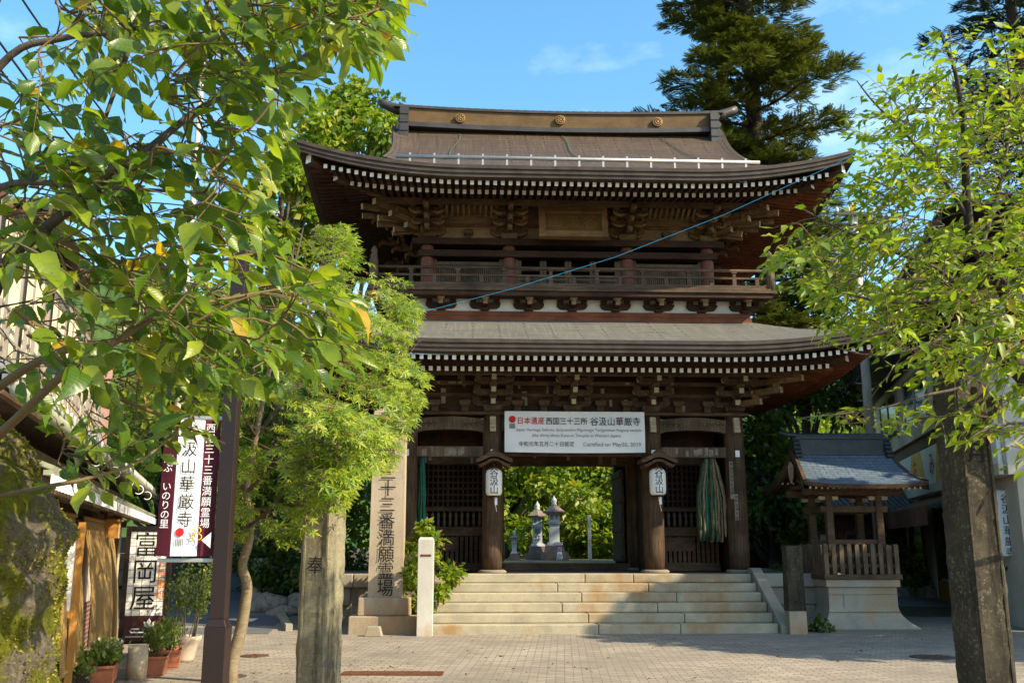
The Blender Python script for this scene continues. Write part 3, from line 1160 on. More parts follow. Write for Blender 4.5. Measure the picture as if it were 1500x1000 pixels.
def railing(M4, L, posts):
    for z, h, w, ext in ((7.535, .055, .06, .1), (7.36, .045, .05, 0), (7.155, .075, .08, 0)):
        e = MB(); e.T = M4
        if z > 7.5: e.tube([(-L, 0, z), (L, 0, z)], .035, M['wood_greyh'], 8)
        else: e.box(-L, L, -w / 2, w / 2, z - h / 2, z + h / 2, M['wood_greyh'])
        e.build('rail', balcony)
    for i in range(posts):
        e = MB(); e.T = M4
        x = -L + 2 * L * (i + .5) / posts
        big = i % 2
        e.cbox(x, 0, 7.195, .085, .06, .14, M['wood_greyh'])
        if big:
            e.cbox(x, 0, 7.385, .07, .055, .09, M['wood_greyh'])
            e.cbox(x, 0, 7.47, .12, .08, .035, M['wood_greyh'])
        e.build('railing_post', balcony)


railing(Matrix.Translation((0, -.78, 0)), 4.3, 17)
for sx in (-1, 1):
    railing(Matrix.Translation((sx * 4.33, 2.1, 0)) @ Matrix.Rotation(rad(90), 4, 'Z'), 2.8, 9)
    for y in (-.78, 4.98):
        e = MB()
        e.lathe([(.095, 0), (.095, .62), (.07, .64), (.075, .66), (.075, .72), (.05, .745), (.065, .78), (.07, .82), (.05, .87), (.015, .92)], (sx * 4.35, y, 7.08), M['wood_grey'], 14)
        e.build('corner_post', balcony)
# upper wall
beam_part('upper_beam', -3.6, 3.6, .14, .5, 8.36, 8.52, M['wood_dark'])
beam_part('upper_beam', -3.45, 3.45, .165, .46, 8.08, 8.24, M['wood_dark'])
beam_part('wall_panel', -3.3, 3.3, .36, .42, 8.52, 9.5, M['panel_pale'], 0)
for sx in (-1, 1):
    beam_part('wall_panel', sx * 3.25 - .03, sx * 3.25 + .03, .45, 3.8, 7.1, 9.5, M['wood_dark'], 0)
    beam_part('upper_beam', sx * 3.25 - .12, sx * 3.25 + .12, .5, 3.7, 8.37, 8.51, M['wood_dark'])
beam_part('back_wall', -3.3, 3.3, 3.8, 3.9, 7.1, 9.5, M['wood_dark'], 0)
beam_part('shade_backing', -3.3, 3.3, .62, .68, 7.1, 8.5, M['black'], 0)  # black sheet painted as the shaded room behind the lattice windows
for (x0, x1, door) in ((-3.08, -1.55, 0), (-1.2, 1.2, 1), (1.55, 3.08, 0)):
    e = MB()
    for xx in (x0, x1): e.box(xx - .04, xx + .04, .36, .44, 7.1, 8.08, M['wood_grey'])
    if door:
        for q in range(4):
            xa = x0 + .04 + (x1 - x0 - .08) * q / 4
            xb = x0 + .04 + (x1 - x0 - .08) * (q + 1) / 4
            for xx in (xa + .04, xb - .04): e.box(xx - .035, xx + .035, .37, .43, 7.1, 8.06, M['wood_grey'])
            for zz in (7.18, 7.62, 7.85): e.box(xa + .076, xb - .076, .372, .428, zz - .03, zz + .03, M['wood_grey'])
            for w_ in range(9):
                xx = xa + .1 + (xb - xa - .2) * w_ / 8
                e.box(xx - .012, xx + .012, .38, .42, 7.212, 7.588, M['wood_grey'])
    else:
        for zz in (7.14, 7.97): e.box(x0 + .041, x1 - .041, .36, .44, zz - .04, zz + .04, M['wood_grey'])
        for w_ in range(30):
            xx = x0 + .07 + (x1 - x0 - .14) * w_ / 29
            e.box(xx - .016, xx + .016, .38, .42, 7.181, 7.929, M['wood_grey'])
    e.build('lattice_window', gate)
# small sloping ribs between the upper brackets
for (x0, x1) in ((-2.8, -1.8), (1.8, 2.8)):
    n = int((x1 - x0) / .115)
    for i in range(n + 1):
        xx = x0 + (x1 - x0) * i / n
        e = MB()
        e.beam((xx, -.55, 9.06), (xx, -.22, 8.90), .05, .05, M['wood_bracket'])
        e.build('cove_rib', gate)
# hoods above the hanging lanterns
e = MB()
up = [(-.38, -.02), (-.31, .0), (-.21, .045), (-.12, .11), (-.05, .145), (0, .15), (.05, .145), (.12, .11), (.21, .045), (.31, .0), (.38, -.02)]
lo = [(.375, -.10), (.30, -.085), (.2, -.04), (.1, .01), (0, .025), (-.1, .01), (-.2, -.04), (-.3, -.085), (-.375, -.10)]
e.prism(up + lo, -.80, -.19, M['wood_beam'])
e.prism([(x * .9, z - .035) for x, z in lo[::-1]] + [(x * .8, z - .085) for x, z in lo], -.74, -.2, M['wood_col'])
e.prism([(-.05, .14), (0, .2), (.05, .14)], -.82, -.19, M['wood_beam'])
hood = e.build('lantern_hood', gate)
hood.location = (-1.72, 0, 3.42)
inst(hood, gate, (1.76, 0, 3.42))
# column labels on the right corner post
for (x, z0, z1) in ((3.42, 2.6, 3.4), (3.50, 2.15, 2.7)):
    e = MB()
    e.box(x - .04, x + .04, -.25, -.235, z0, z1, M['paper'])
    e.column_write('奉納交通安全祈願'[:int((z1 - z0) / .09)], Matrix.Translation((x, -.253, z1 - .06)) @ Matrix.Rotation(rad(90), 4, 'X'), .075, .088, M['ink'])
    e.build('votive_board', gate)

# things hung on the gate --------------------------------------


def on_gate(x, y, z): return GM @ Vector((x, y, z))


lan = thing('paper_lantern', 'white paper lantern with black writing hanging left of the passage, next to the green net', 'paper lantern', on_gate(-1.72, -.5, 2.61), GA,
            'white paper lanterns on the gate')
e = MB()
prof = []
for i in range(21):
    t = i / 20
    r = .175 * (1 - abs(2 * t - 1) ** 5) ** .35 * .55 + .08
    r = .172 * min(1, (1 - abs(2 * t - 1) ** 6) ** .5 * .35 + .66)
    prof.append((r + (.004 if i % 2 else 0), .03 + .55 * t))
e.lathe(prof, (0, 0, 0), M['lantern_paper'], 24)
for i, ch in enumerate('谷汲山'):
    vs, fs = glyph(ch, .0)
    zc = .485 - .175 * i
    vv = []
    for (u, v, w) in vs:
        x = u * .19; z = zc + v * .19
        vv.append((x, -math.sqrt(max(.0001, .1785 ** 2 - x * x)) - .002, z))
    e.add(vv, fs, M['ink'])
e.build('shade', lan)
e = MB()
e.lathe([(.11, 0), (.12, .01), (.12, .03)], (0, 0, 0), M['ink'], 16)
e.lathe([(.12, 0), (.11, .03), (.02, .035)], (0, 0, .58), M['gold'], 16)
e.tube([(0, 0, .6), (0, 0, .72)], .01, M['gold'], 6)
e.build('rim', lan)
e = MB()
e.box(.02, .07, -.02, .0, -.16, 0, M['white_ink'])
e.tube([(0, 0, 0), (.06, 0, -.3)], .006, M['white_ink'], 5)
e.build('tassel', lan)
lan2 = copy_tree(lan)
lan2.location = on_gate(1.76, -.5, 2.63)
lan2['label'] = 'white paper lantern with black writing hanging right of the passage, next to the straw bundle'

bn = MB()
bw, bh = 3.04, .88


def bf(u, v):
    x = (u - .5) * bw
    z = v * bh
    return (x, -.012 * math.sin(u * 9) * math.sin(v * 3) - .02 * math.sin(v * math.pi), z - .015 * math.sin(u * math.pi) * (1 - v))


bn.grid(bf, 40, 12, M['banner_cloth'])
XR = Matrix.Rotation(rad(90), 4, 'X')


def bt(txt, x, z, size, mat, bold=0, sx=1.0):
    bn.write(txt, Matrix.Translation((x, -.042, z)) @ XR, size, M[mat], bold, sx)


keep = bn.T
bn.T = Matrix.Translation((-1.355, -.04, .70)) @ XR
bn.add([(.075 * math.cos(t), .075 * math.sin(t), 0) for t in np.linspace(0, 2 * math.pi, 25)[:-1]], [tuple(range(24))], M['red_ink'])
for q in range(5):
    bn.add([(-.06 + q * .026, -.2, 0), (-.042 + q * .026, -.2, 0), (-.042 + q * .026, -.09, 0), (-.06 + q * .026, -.09, 0)], [(0, 1, 2, 3)], M['grey_ink'])
bn.T = keep
bt('日本遺産', -.955, .66, .165, 'red_ink', .004, .92)
bt('西国三十三所', -.18, .655, .165, 'ink', .004, .92)
bt('谷汲山華厳寺', .88, .65, .20, 'ink', .0, .92)
bt('Japan Heritage Saikoku Sanjusansho Pilgrimage Tanigumisan Kegonji-temple', .09, .475, .089, 'grey_ink', .0)
bt('(the thirty-three Kannon Temples in Western Japan)', .03, .355, .09, 'grey_ink', .0)
bt('令和元年五月二十日認定', -.62, .165, .112, 'ink', .0, .98)
bt('Certified on May20, 2019', .80, .165, .122, 'grey_ink', .0)
for i in range(14):
    bn.lathe([(.012, 0), (.012, .004)], ((i / 13 - .5) * (bw - .06), -.02, bh - .02), M['steel'], 6)
ban = bn.build('banner', None, label='wide white banner with red and black Japanese writing stretched across the gate opening', cat='banner')
ban.location = on_gate(0.03, -.30, 3.58)
ban.rotation_euler = (0, 0, GA)

M['plaque'] = wood('dark_gilded_board', (.10, .062, .022), (.20, .13, .05), 1, (.6, 5, 5))
M['plaque_frame'] = wood('bronzed_frame', (.15, .085, .035), (.36, .22, .09), 1.2, (1, 4, 4))
pl = thing('name_plaque', 'carved wooden name plaque in a heavy frame under the upper eaves', 'plaque', on_gate(0.06, -.36, 8.42), GA)
e = MB()
e.T = Matrix.Rotation(rad(-13), 4, 'X')
e.box(-.66, .66, -.02, .02, .08, .62, M['plaque'])
for i, ch in enumerate('山汲谷'):
    e.write(ch, Matrix.Translation((-.40 + .40 * i, -.024, .345)) @ XR, .36, M['gold'], .01)
e.build('board', pl)
e = MB()
e.T = Matrix.Rotation(rad(-13), 4, 'X')
fr = [(-.78, -.04), (-.64, .10), (-.64, .60), (-.78, .74), (.78, -.04), (.64, .10), (.64, .60), (.78, .74)]
for a_, b_, c_, d_ in ((0, 4, 5, 1), (4, 7, 6, 5), (7, 3, 2, 6), (3, 0, 1, 2)):
    q = [fr[i] for i in (a_, b_, c_, d_)]
    vs = [(q[0][0], -.05, q[0][1]), (q[1][0], -.05, q[1][1]), (q[2][0], -.085, q[2][1]), (q[3][0], -.085, q[3][1]),
          (q[0][0], .05, q[0][1]), (q[1][0], .05, q[1][1]), (q[2][0], .02, q[2][1]), (q[3][0], .02, q[3][1])]
    e.add(vs, [(0, 1, 2, 3), (0, 4, 5, 1), (3, 2, 6, 7), (7, 6, 5, 4)], M['plaque_frame'])
for (xa, xb, za, zb5) in ((-.79, .79, .735, .765), (-.79, .79, -.065, -.035)): e.box(xa, xb, -.11, .04, za, zb5, M['plaque_frame'])
e.build('frame', pl)

rr = random.Random(4)


def strands(name, label, cat, x0, x1, y0, y1, ztop, zb0, zb1, n, mats, r):
    e = MB()
    for i in range(n):
        x = rr.uniform(x0, x1); y = rr.uniform(y0, y1)
        zb = rr.uniform(zb0, zb1)
        m = M[mats[int(rr.random() * len(mats))] if rr.random() < .25 else mats[min(len(mats) - 1, int((x - x0) / (x1 - x0) * len(mats)))]]
        pts = []
        for k in range(9):
            t = k / 8
            pts.append((x * (.35 + .65 * min(1, t * 2.2)) + (x0 + x1) / 2 * (.65 - .65 * min(1, t * 2.2)) + rr.uniform(-.012, .012), y + rr.uniform(-.012, .012), ztop + (zb - ztop) * t))
        e.tube(pts, [r * rr.uniform(.7, 1.3) * (1 + .4 * (k % 2)) for k in range(9)], m, 5)
    o = e.build(name, None, label=label, cat=cat)
    o.location = G0
    o.rotation_euler = (0, 0, GA)
    return o


strands('rope_bundle', 'thick bundle of straw ropes and green cords hanging in the right gate bay', 'rope bundle', 2.74, 3.34, .0, .35, 3.5, 1.68, 1.95, 95,
        ['moss_rope', 'moss_rope', 'green_rope', 'moss_rope', 'straw', 'straw', 'straw', 'straw'], .02)
strands('green_net', 'bright green net hanging down in the left bay of the gate', 'net', -3.32, -3.18, -.02, .1, 3.5, 1.3, 1.6, 16, ['green_rope'], .016)
strands('straw_rope', 'pale straw rope hanging beside the left corner column of the gate', 'rope', -3.42, -3.37, -.05, .02, 3.5, 1.2, 1.4, 5, ['straw'], .018)

# ------------------------------------------------------------------ stone stairs and platform
plat = thing('stone_platform', 'low stone platform with rough block walls under the gate', 'platform', G0, GA)
e = MB()
e.box(-5.6, 5.6, -.42, 5.6, .0, 1.04, M['wall_stone'])
e.build('core', plat)
for i, (x0, x1) in enumerate(((-5.65, -4.6), (-4.59, -3.7), (-3.69, -2.9), (3.62, 4.5), (4.51, 5.2), (5.21, 5.65))):
    for (xa, xb, ya, za, zb, m) in ((x0, x1, -.56, .78, 1.055, 'granite'), (x0 + .1, x1 - .05, -.50, .42, .775, 'wall_stone'), (x0 - .05 if i else x0, x1 - .2, -.49, .0, .415, 'wall_stone')):
        e = MB()
        e.box(xa, xb, ya, -.41, za, zb, M[m])
        e.build('facing_block', plat, bevel=.025)

st = thing('stone_staircase', 'six pale granite steps leading up to the gate', 'stairs', G0, GA)
joints = [[-.45, .5], [-1.0, 1.25], [-.2, 1.6], [.55, 1.35], [.05, 1.9], [.15, 1.6]]
joints = [(.2, 1.75), (.05, 1.9), (-.42, 1.45), (0.0, 1.9), (-.45, 1.4), (.15, 1.15)]
for k in range(6):
    y0 = -2.3 + .32 * k
    z0, z1 = .175 * k, .175 * (k + 1)
    xs_ = [-2.95] + list(joints[k]) + [3.62 - .0 * k]
    for a_, b_ in zip(xs_[:-1], xs_[1:]):
        e = MB()
        dz = R.uniform(-.004, .004)
        e.box(a_ + .004, b_ - .004, y0 + R.uniform(-.004, .004), y0 + .5, z0 + (.001 if k else -.2), z1 + dz, M['step'])
        e.build('step_block', st, bevel=.02)
e = MB()
e.box(-2.94, 3.6, -.62, -.1, .5, 1.045, M['step'])
e.build('landing', st)
# sloping cheek slab at the right
e = MB()
poly = [(-2.42, 0), (-2.42, .14), (-.62, 1.16), (-.40, 1.16), (-.40, 0)]
e.prism(poly, 3.63, 3.85, M['granite'], 'x')
e.build('cheek_slab', st, bevel=.012)

e = MB()
wp = ray_point(622, 931, 18.2)
e.box(-.145, .145, -.145, .145, 0, 1.72, M['white_stone'])
e.cbox(0, 0, 1.72, .29, .29, .05, M['white_stone'], .8)
e.box(-.10, .10, -.155, -.14, 1.42, 1.46, M['rust'])
o = e.build('stone_post', None, bevel=.008, label='square whitish stone post with rust stains at the left foot of the stairs', cat='stone post')
o.location = (-1.60, 18.25, 0)
o.rotation_euler = (0, 0, GA)
e = MB()
e.cbox(0, 0, 0, .34, .3, .42, M['granite_rust'], .97)
e.cbox(0, 0, .42, .33, .29, 1.2, M['dark_post'], .92)
o = e.build('stone_post', None, bevel=.012, label='short blackened stone post with an orange base at the right foot of the stairs', cat='stone post')
o.location = (5.33, 18.65, 0)
o.rotation_euler = (0, 0, GA)

# inscribed monument
mo = thing('stone_monument', 'tall square stone monument with deep black inscription on a two step base beside the stairs', 'monument', (-2.42, 19.0, 0), GA)
e = MB()
e.cbox(0, 0, .66, .66, .5, 3.55, M['monument'], .95)
e.cbox(0, 0, 4.21, .627, .475, .12, M['monument'], .3)
e.column_write('西国第三十三番満願霊場', Matrix.Translation((0, -.262, 3.93)) @ Matrix.Rotation(rad(89.7), 4, 'X'), .33, .312, M['ink'], .0, .98)
e.build('shaft', mo, bevel=.0)
e = MB()
e.cbox(0, 0, .33, 1.0, .8, .33, M['granite_rust'], .98)
e.build('upper_base', mo, bevel=.02)
e = MB()
e.cbox(0, 0, -.05, 1.3, 1.1, .38, M['granite_rust'], .99)
e.build('lower_base', mo, bevel=.02)
e = MB()
e.prism([(-.16, 0), (.16, 0), (.11, .17), (-.11, .17)], -.1, .1, M['granite'])
o = e.build('stone_wedge', None, bevel=.01, label='small trapezoid grey stone block lying before the monument base', cat='stone block')
o.location = (-2.52, 18.15, .006)

# ------------------------------------------------------------------ left: the restaurant and its things
M['cream_wall'] = paint('cream_plaster_wall', (.55, .47, .36), .9, .2, var=.25, scale=1.5)
M['grey_wall'] = paint('pale_grey_render', (.70, .63, .52), .9, .2, var=.2, scale=1)
M['curtain'] = paint('beige_curtain', (.52, .44, .30), .9, .1, var=.2, scale=4)
M['alu'] = paint('bronze_aluminium', (.38, .33, .28), .45, .5, .4, var=.15)
M['glass'] = paint('dark_window_glass', (.03, .035, .04), .08, .6, var=.2)
M['tile_grey'] = paint('grey_roof_tile', (.16, .165, .175), .5, .4, var=.45, scale=6)
M['tile_white'] = paint('white_mortared_tile_end', (.40, .37, .32), .8, .2, var=.45, scale=9)
M['copper_green'] = paint('pale_green_copper_sheet', (.24, .25, .17), .6, .4, var=.3, scale=5)
M['ochre_wood'] = wood('ochre_varnished_post', (.30, .13, .02), (.50, .25, .05), 1, (5, 5, .5), .5, grime=(.25, .11, .02))
M['terracotta'] = paint('terracotta_plastic', (.36, .13, .07), .65, .3, var=.3, scale=4)
M['pot_beige'] = paint('beige_pot', (.45, .36, .27), .7, .3, var=.3, scale=5)
M['maroon'] = paint('maroon_cloth', (.085, .010, .018), .7, .2, var=.15)
M['maroon_sign'] = paint('maroon_sign_panel', (.075, .022, .018), .5, .4, var=.15)
M['sign_white'] = paint('white_acrylic_sign', (.80, .77, .70), .4, .4, var=.06)
M['yellow_panel'] = paint('ochre_sign_panel', (.70, .42, .07), .6, .3, var=.2)
M['brown_trim'] = paint('brown_trim', (.13, .055, .035), .6, .3, var=.25)
M['seam_roof'] = wood('dark_seamed_metal_roof', (.028, .024, .020), (.06, .05, .042), 1, (7, .4, .4), .5)
M['slate'] = shingle('blue_grey_shingle', (.085, .115, .15), (.125, .16, .20), (.022, .03, .038), .26, .105, moss=(.06, .08, .10), rough=.38)
M['slate_dark'] = paint('blue_black_ridge_metal', (.03, .038, .045), .5, .5, .3, var=.4, scale=7)
M['awning'] = paint('brown_awning_cloth', (.24, .12, .07), .85, .1, var=.3)
M['awning_green'] = paint('green_awning_trim', (.02, .11, .06), .8, .1, var=.2)
M['concrete'] = paint('weathered_concrete_pole', (.42, .38, .32), .9, .2, var=.3, scale=2)
M['gold_print'] = paint('gold_print', (.65, .38, .05), .6, .3, var=.1)


def blind_mat():
    t = NT('split_bamboo_blind')
    co = t.coord((1, 1, 1))
    w = t.n('ShaderNodeTexWave', wave_type='BANDS', bands_direction='Z')
    w.inputs['Scale'].default_value = 30
    w.inputs['Distortion'].default_value = 1.2
    w.inputs['Detail'].default_value = 2
    t.l(co, w.inputs[0])
    n = t.noise(t.coord((3, 3, 30)), 2, 5, .7)
    c = t.ramp(n, [(.3, (.30, .18, .06)), (.7, (.56, .37, .14))])
    c = t.mix(t.ramp(w.outputs[0], [(.1, .75), (.4, 0.0)]), c, (.13, .07, .02))
    return t.done(c, .8, t.bump(w.outputs[0], .6, .01), .2)


M['blind'] = blind_mat()


def tile_brick_mat(name, c1, c2, mo, bw, rh):
    t = NT(name)
    co = t.coord(src='UV')
    b = t.n('ShaderNodeTexBrick')
    for k, v in (('Color1', (*c1, 1)), ('Color2', (*c2, 1)), ('Mortar', (*mo, 1))): b.inputs[k].default_value = v
    b.inputs['Scale'].default_value = 1
    b.inputs['Brick Width'].default_value = bw
    b.inputs['Row Height'].default_value = rh
    b.inputs['Mortar Size'].default_value = .006
    b.offset = 0 if bw == rh else .5
    t.l(co, b.inputs[0])
    return t.done(b.outputs[0], .6, t.bump(b.outputs['Fac'], -.4, .01), .3)


M['red_brick'] = tile_brick_mat('brown_wall_brick', (.12, .05, .03), (.18, .075, .045), (.35, .30, .25), .2, .07)
M['pink_tile'] = tile_brick_mat('pink_wall_tile', (.42, .22, .18), (.50, .28, .23), (.30, .22, .2), .11, .06)
M['sign_tile'] = tile_brick_mat('white_gridded_sign', (.80, .77, .70), (.78, .75, .68), (.22, .19, .17), .115, .115)

# facade frame: local x runs towards the street's near end, local y out into the street
rest_loc = Vector((-8.15, 20.4, 0))
ra = math.atan2(-.958, .287)
rest = thing('restaurant', 'two storey restaurant with grey tiled eaves, curtained upper windows and bamboo blinds below', 'restaurant', rest_loc, ra)
RM = Matrix.Translation(rest_loc) @ Matrix.Rotation(ra, 4, 'Z')
e = MB()
e.box(0, 15, -7, -.02, 0, 2.75, M['cream_wall'])
e.grid(lambda u, v: (15 * u, .0, .75 * v), 1, 1, M['red_brick'], uvf=lambda u, v: (15 * u, .75 * v), smooth=False, flip=True)
e.build('lower_wall', rest)
e = MB()
e.box(.2, 15, -7, -.45, 2.75, 5.29, M['brown_trim'])
e.grid(lambda u, v: (.25 + 1.7 * u, -.44, 2.8 + 2.45 * v), 1, 1, M['pink_tile'], uvf=lambda u, v: (1.7 * u, 2.7 * v), smooth=False, flip=True)
e.build('upper_wall', rest)
for (x0, x1) in ((2.2, 5.0), (5.4, 8.2), (8.6, 11.4), (11.8, 14.6)):
    e = MB()
    e.box(x0, x1, -.46, -.40, 3.25, 3.31, M['alu'])
    e.box(x0, x1, -.46, -.40, 5.05, 5.12, M['alu'])
    for q in range(5):
        xx = x0 + (x1 - x0) * q / 4
        e.box(xx - .03, xx + .03, -.455, -.405, 3.31, 5.05, M['alu'])
    for zz in (3.45, 3.75, 4.05): e.box(x0, x1, -.34, -.31, zz - .015, zz + .015, M['alu'])       # safety rail
    for q in range(7):
        xx = x0 + (x1 - x0) * q / 6
        e.box(xx - .012, xx + .012, -.345, -.305, 3.3, 4.06, M['alu'])
    wn = e.build('window', rest)
    e = MB()
    e.box(x0 + .03, x1 - .03, -.447, -.435, 3.31, 5.05, M['glass'])
    e.build('pane', wn)
    e = MB()
    for q in range(4):
        xa = x0 + (x1 - x0) * q / 4 + .05
        xb = xa + (x1 - x0) / 4 - (.35 if q % 2 else .1)
        e.grid(lambda u, v, xa=xa, xb=xb: (xa + (xb - xa) * u, -.428 + .012 * math.sin(u * 40), 3.33 + 1.7 * v), 40, 1, M['curtain'], flip=True)
    e.build('curtain', wn)


def tiled_eave(name, z0, z1, y0, y1, x0, x1, pitch, end, parent):
    """rows of round tiles running down to a whitened eave edge"""
    e = MB()
    n = int((x1 - x0) / pitch)
    for i in range(n):
        xc = x0 + pitch * (i + .5)
        e.add([(xc - pitch / 2, y0, z0), (xc + pitch / 2, y0, z0), (xc + pitch / 2, y1, z1), (xc - pitch / 2, y1, z1)], [(0, 3, 2, 1)], M['tile_grey'])
        e.tube([(xc, y0, z0 + .02), (xc, y1 + .02, z1 + .02)], .055, M['tile_grey'], 8)
        e.lathe([(.001, 0), (.06, .0), (.06, .03), (.001, .035)], (0, 0, 0), M['tile_grey'], 4) if False else None
        e.T = Matrix.Translation((xc, y1 + .02, z1 + .02)) @ Matrix.Rotation(rad(-90), 4, 'X')
        e.lathe([(.062, 0), (.062, .02), (.01, .024)], (0, 0, 0), end, 10)
        e.T = Matrix.Identity(4)
    e.box(x0, x1, y1 - .03, y1 + .0, z1 - .09, z1 - .01, M['tile_grey'])
    for i in range(n):
        xc = x0 + pitch * i
        e.box(xc - .045, xc + .045, y1 + .001, y1 + .018, z1 - .07, z1 - .005, end)
    return e.build(name, parent)


ea = tiled_eave('tiled_eave', 3.12, 2.72, -.45, .55, .0, 15, .25, M['tile_white'], rest)
e = MB()
for i in range(60):
    e.box(.05 + .25 * i, .17 + .25 * i, -.47, -.36, 3.13, 3.21, M['tile_white'])
e.box(0, 15, -.48, -.40, 3.06, 3.128, M['tile_white'])
e.build('ridge_tiles', ea)
e = MB()
e.box(0, 15, .48, .53, 2.58, 2.63, M['wood_beam'])
e.box(0, 15, -.4, .5, 2.635, 2.66, M['wood_dark'])
e.build('soffit', ea)
e = MB()
e.tube([(0, .62, 2.62), (15, .62, 2.60)], .05, M['copper_green'], 8)
gut = e.build('gutter', rest)
for i in range(5):
    e = MB()
    x = 3.4 + 1.9 * i
    pts = [(x, .66 + .07 * math.sin(t), 2.58 - .09 + .07 * math.cos(t)) for t in np.linspace(-.5, 3.9, 9)]
    e.tube([(x, .5, 2.62)] + pts, .008, M['white_ink'], 5)
    e.build('hook', gut)
# low canopy over the shop front
e = MB()
x0, x1 = .3, 13.5
e.add([(x0, -.02, 2.46), (x1, -.02, 2.46), (x1, .62, 2.20), (x0, .62, 2.20)], [(0, 3, 2, 1)], M['copper_green'])
e.box(x0, x1, .58, .64, 2.155, 2.195, M['copper_green'])
for i in range(72):
    xx = x0 + .05 + i * .185
    e.beam((xx, -.0, 2.47), (xx, .655, 2.215), .03, .03, M['copper_green'])
    e.box(xx - .035, xx - .012, .642, .66, 2.05, 2.16, M['white_ink'])
    e.box(xx + .012, xx + .035, .642, .66, 2.05, 2.16, M['white_ink'])
can = e.build('canopy', rest)
e = MB()
e.box(x0, x1, .50, .57, 2.04, 2.15, M['wood_beam'])
for i in range(9):
    xx = x0 + .3 + i * 1.55
    e.beam((xx, 0, 2.28), (xx, .56, 2.06), .07, .09, M['wood_beam'])
e.build('canopy_frame', can)
e = MB()
for xx in (2.2, 4.4, 9.6, 12.0): e.box(xx - .06, xx + .06, .02, .14, 0, 2.3, M['wood_beam'])
e.box(.3, 13.5, .015, .09, 1.98, 2.12, M['wood_beam'])
e.build('shop_front', rest)
e = MB()
e.box(9.0, 9.18, .10, .25, 0, 1.98, M['ochre_wood'])
e.build('post', rest, bevel=.01)
e = MB()
e.box(7.0, 10.3, -7.4, -.17, 5.30, 5.38, M['wood_dark'])
e.box(7.0, 10.3, -.168, -.08, 5.26, 5.46, M['wood_beam'])
for i in range(6): e.box(7.1 + .53 * i, 7.18 + .53 * i, -.44, -.17, 5.21, 5.298, M['wood_beam'])
e.build('roof_eave', rest)
e = MB()
e.add([(7.0, -.08, 5.46), (10.3, -.08, 5.46), (10.3, -3.7, 6.0), (7.0, -3.7, 6.0), (7.0, -7.4, 5.46), (10.3, -7.4, 5.46)], [(0, 1, 2, 3), (3, 2, 5, 4), (0, 3, 4), (1, 5, 2)], M['tile_grey'])
e.build('roof', rest)


def on_rest(x, y, z): return RM @ Vector((x, y, z))


def hang_blind(x0, x1, z0, z1, label):
    e = MB()
    n = 60
    e.grid(lambda u, v: (x0 + (x1 - x0) * u, .30 + .05 * math.sin(v * 3) - .02 * (1 - v) + .25 * (1 - v), z0 + (z1 - z0) * v), 6, 24, M['blind'], flip=True)
    e.tube([(x0, .32, z1), (x1, .32, z1)], .025, M['blind'], 8)
    e.tube([(x0, .54, z0), (x1, .54, z0)], .022, M['blind'], 8)
    o = e.build('bamboo_blind', None, label=label, cat='blind', group='bamboo blinds of the restaurant')
    o.location = rest_loc; o.rotation_euler = (0, 0, ra)


hang_blind(5.3, 8.7, .12, 1.95, 'wide sunlit bamboo blind between the notice board and the tiled signboard')
hang_blind(9.5, 11.2, .35, 1.95, 'darker bamboo blind hanging behind the white notice board')
e = MB()
e.box(-.14, .14, -.10, .10, 0, .24, M['sign_white'])
for q in range(3):
    e.box(-.145 + .13 * q, -.115 + .13 * q, -.105, .105, 0, .24, M['ochre_wood'])
e.box(-.18, .18, -.14, .14, .242, .27, M['ochre_wood'])
o = e.build('wall_lamp', None, label='small wooden box lantern hanging under the low canopy of the restaurant', cat='lamp')
o.location = on_rest(6.4, .42, 1.72); o.rotation_euler = (0, 0, ra)
# notice board by the entrance
nb_ = thing('notice_board', 'white notice board with small black print in an ochre wooden frame by the mossy trunk', 'notice board', on_rest(10.8, .1, 0), rad(22))
e = MB()
e.box(-.42, .42, -.02, .02, .95, 1.75, M['sign_white'])
for i in range(17):
    z_ = 1.68
    while z_ > 1.1:
        hh = R.uniform(.03, .16)
        e.box(-.37 + i * .044, -.37 + i * .044 + .012, -.024, -.021, max(1.02, z_ - hh), z_, M['grey_ink'])
        z_ -= hh + R.uniform(.012, .05)
e.build('board', nb_)
e = MB()
for x in (-.46, .46): e.box(x - .035, x + .035, -.035, .035, 0, 1.85, M['ochre_wood'])
e.box(-.5, .5, -.04, .04, 1.752, 1.81, M['ochre_wood'])
e.box(-.42, .42, -.03, .03, .88, .948, M['ochre_wood'])
e.build('frame', nb_)

# tall tiled signboard
sg_a = rad(14)
sgn = thing('signboard', 'upright white tiled signboard with black brush characters and a maroon flower panel', 'signboard', (-5.47, 14.75, 0), sg_a)
e = MB()
XRm = lambda x, y, z: Matrix.Translation((x, y, z)) @ XR
for x in (-.30, .30): e.box(x - .035, x + .035, -.06, .06, .02, 1.90, M['brown_metal'])
e.box(-.262, .262, -.06, .06, .20, .25, M['brown_metal'])
e.box(-.262, .262, -.06, .06, 1.82, 1.90, M['brown_metal'])
e.build('frame', sgn, bevel=.006)
e = MB()
e.grid(lambda u, v: (-.264 + .528 * u, -.045, .60 + 1.22 * v), 1, 1, M['sign_tile'], uvf=lambda u, v: (.528 * u + .03, 1.22 * v + .03), smooth=False)
e.box(-.264, .264, -.04, .04, .60, 1.82, M['sign_white'])
e.column_write('富岡屋', XRm(-.03, -.05, 1.60), .38, .385, M['ink'], .0)
e.column_write('和風お食事処', XRm(.205, -.05, 1.66), .15, .155, M['orange_ink'], .0)
e.build('panel', sgn)
e = MB()
e.box(-.264, .264, -.04, .04, .251, .598, M['maroon_sign'])
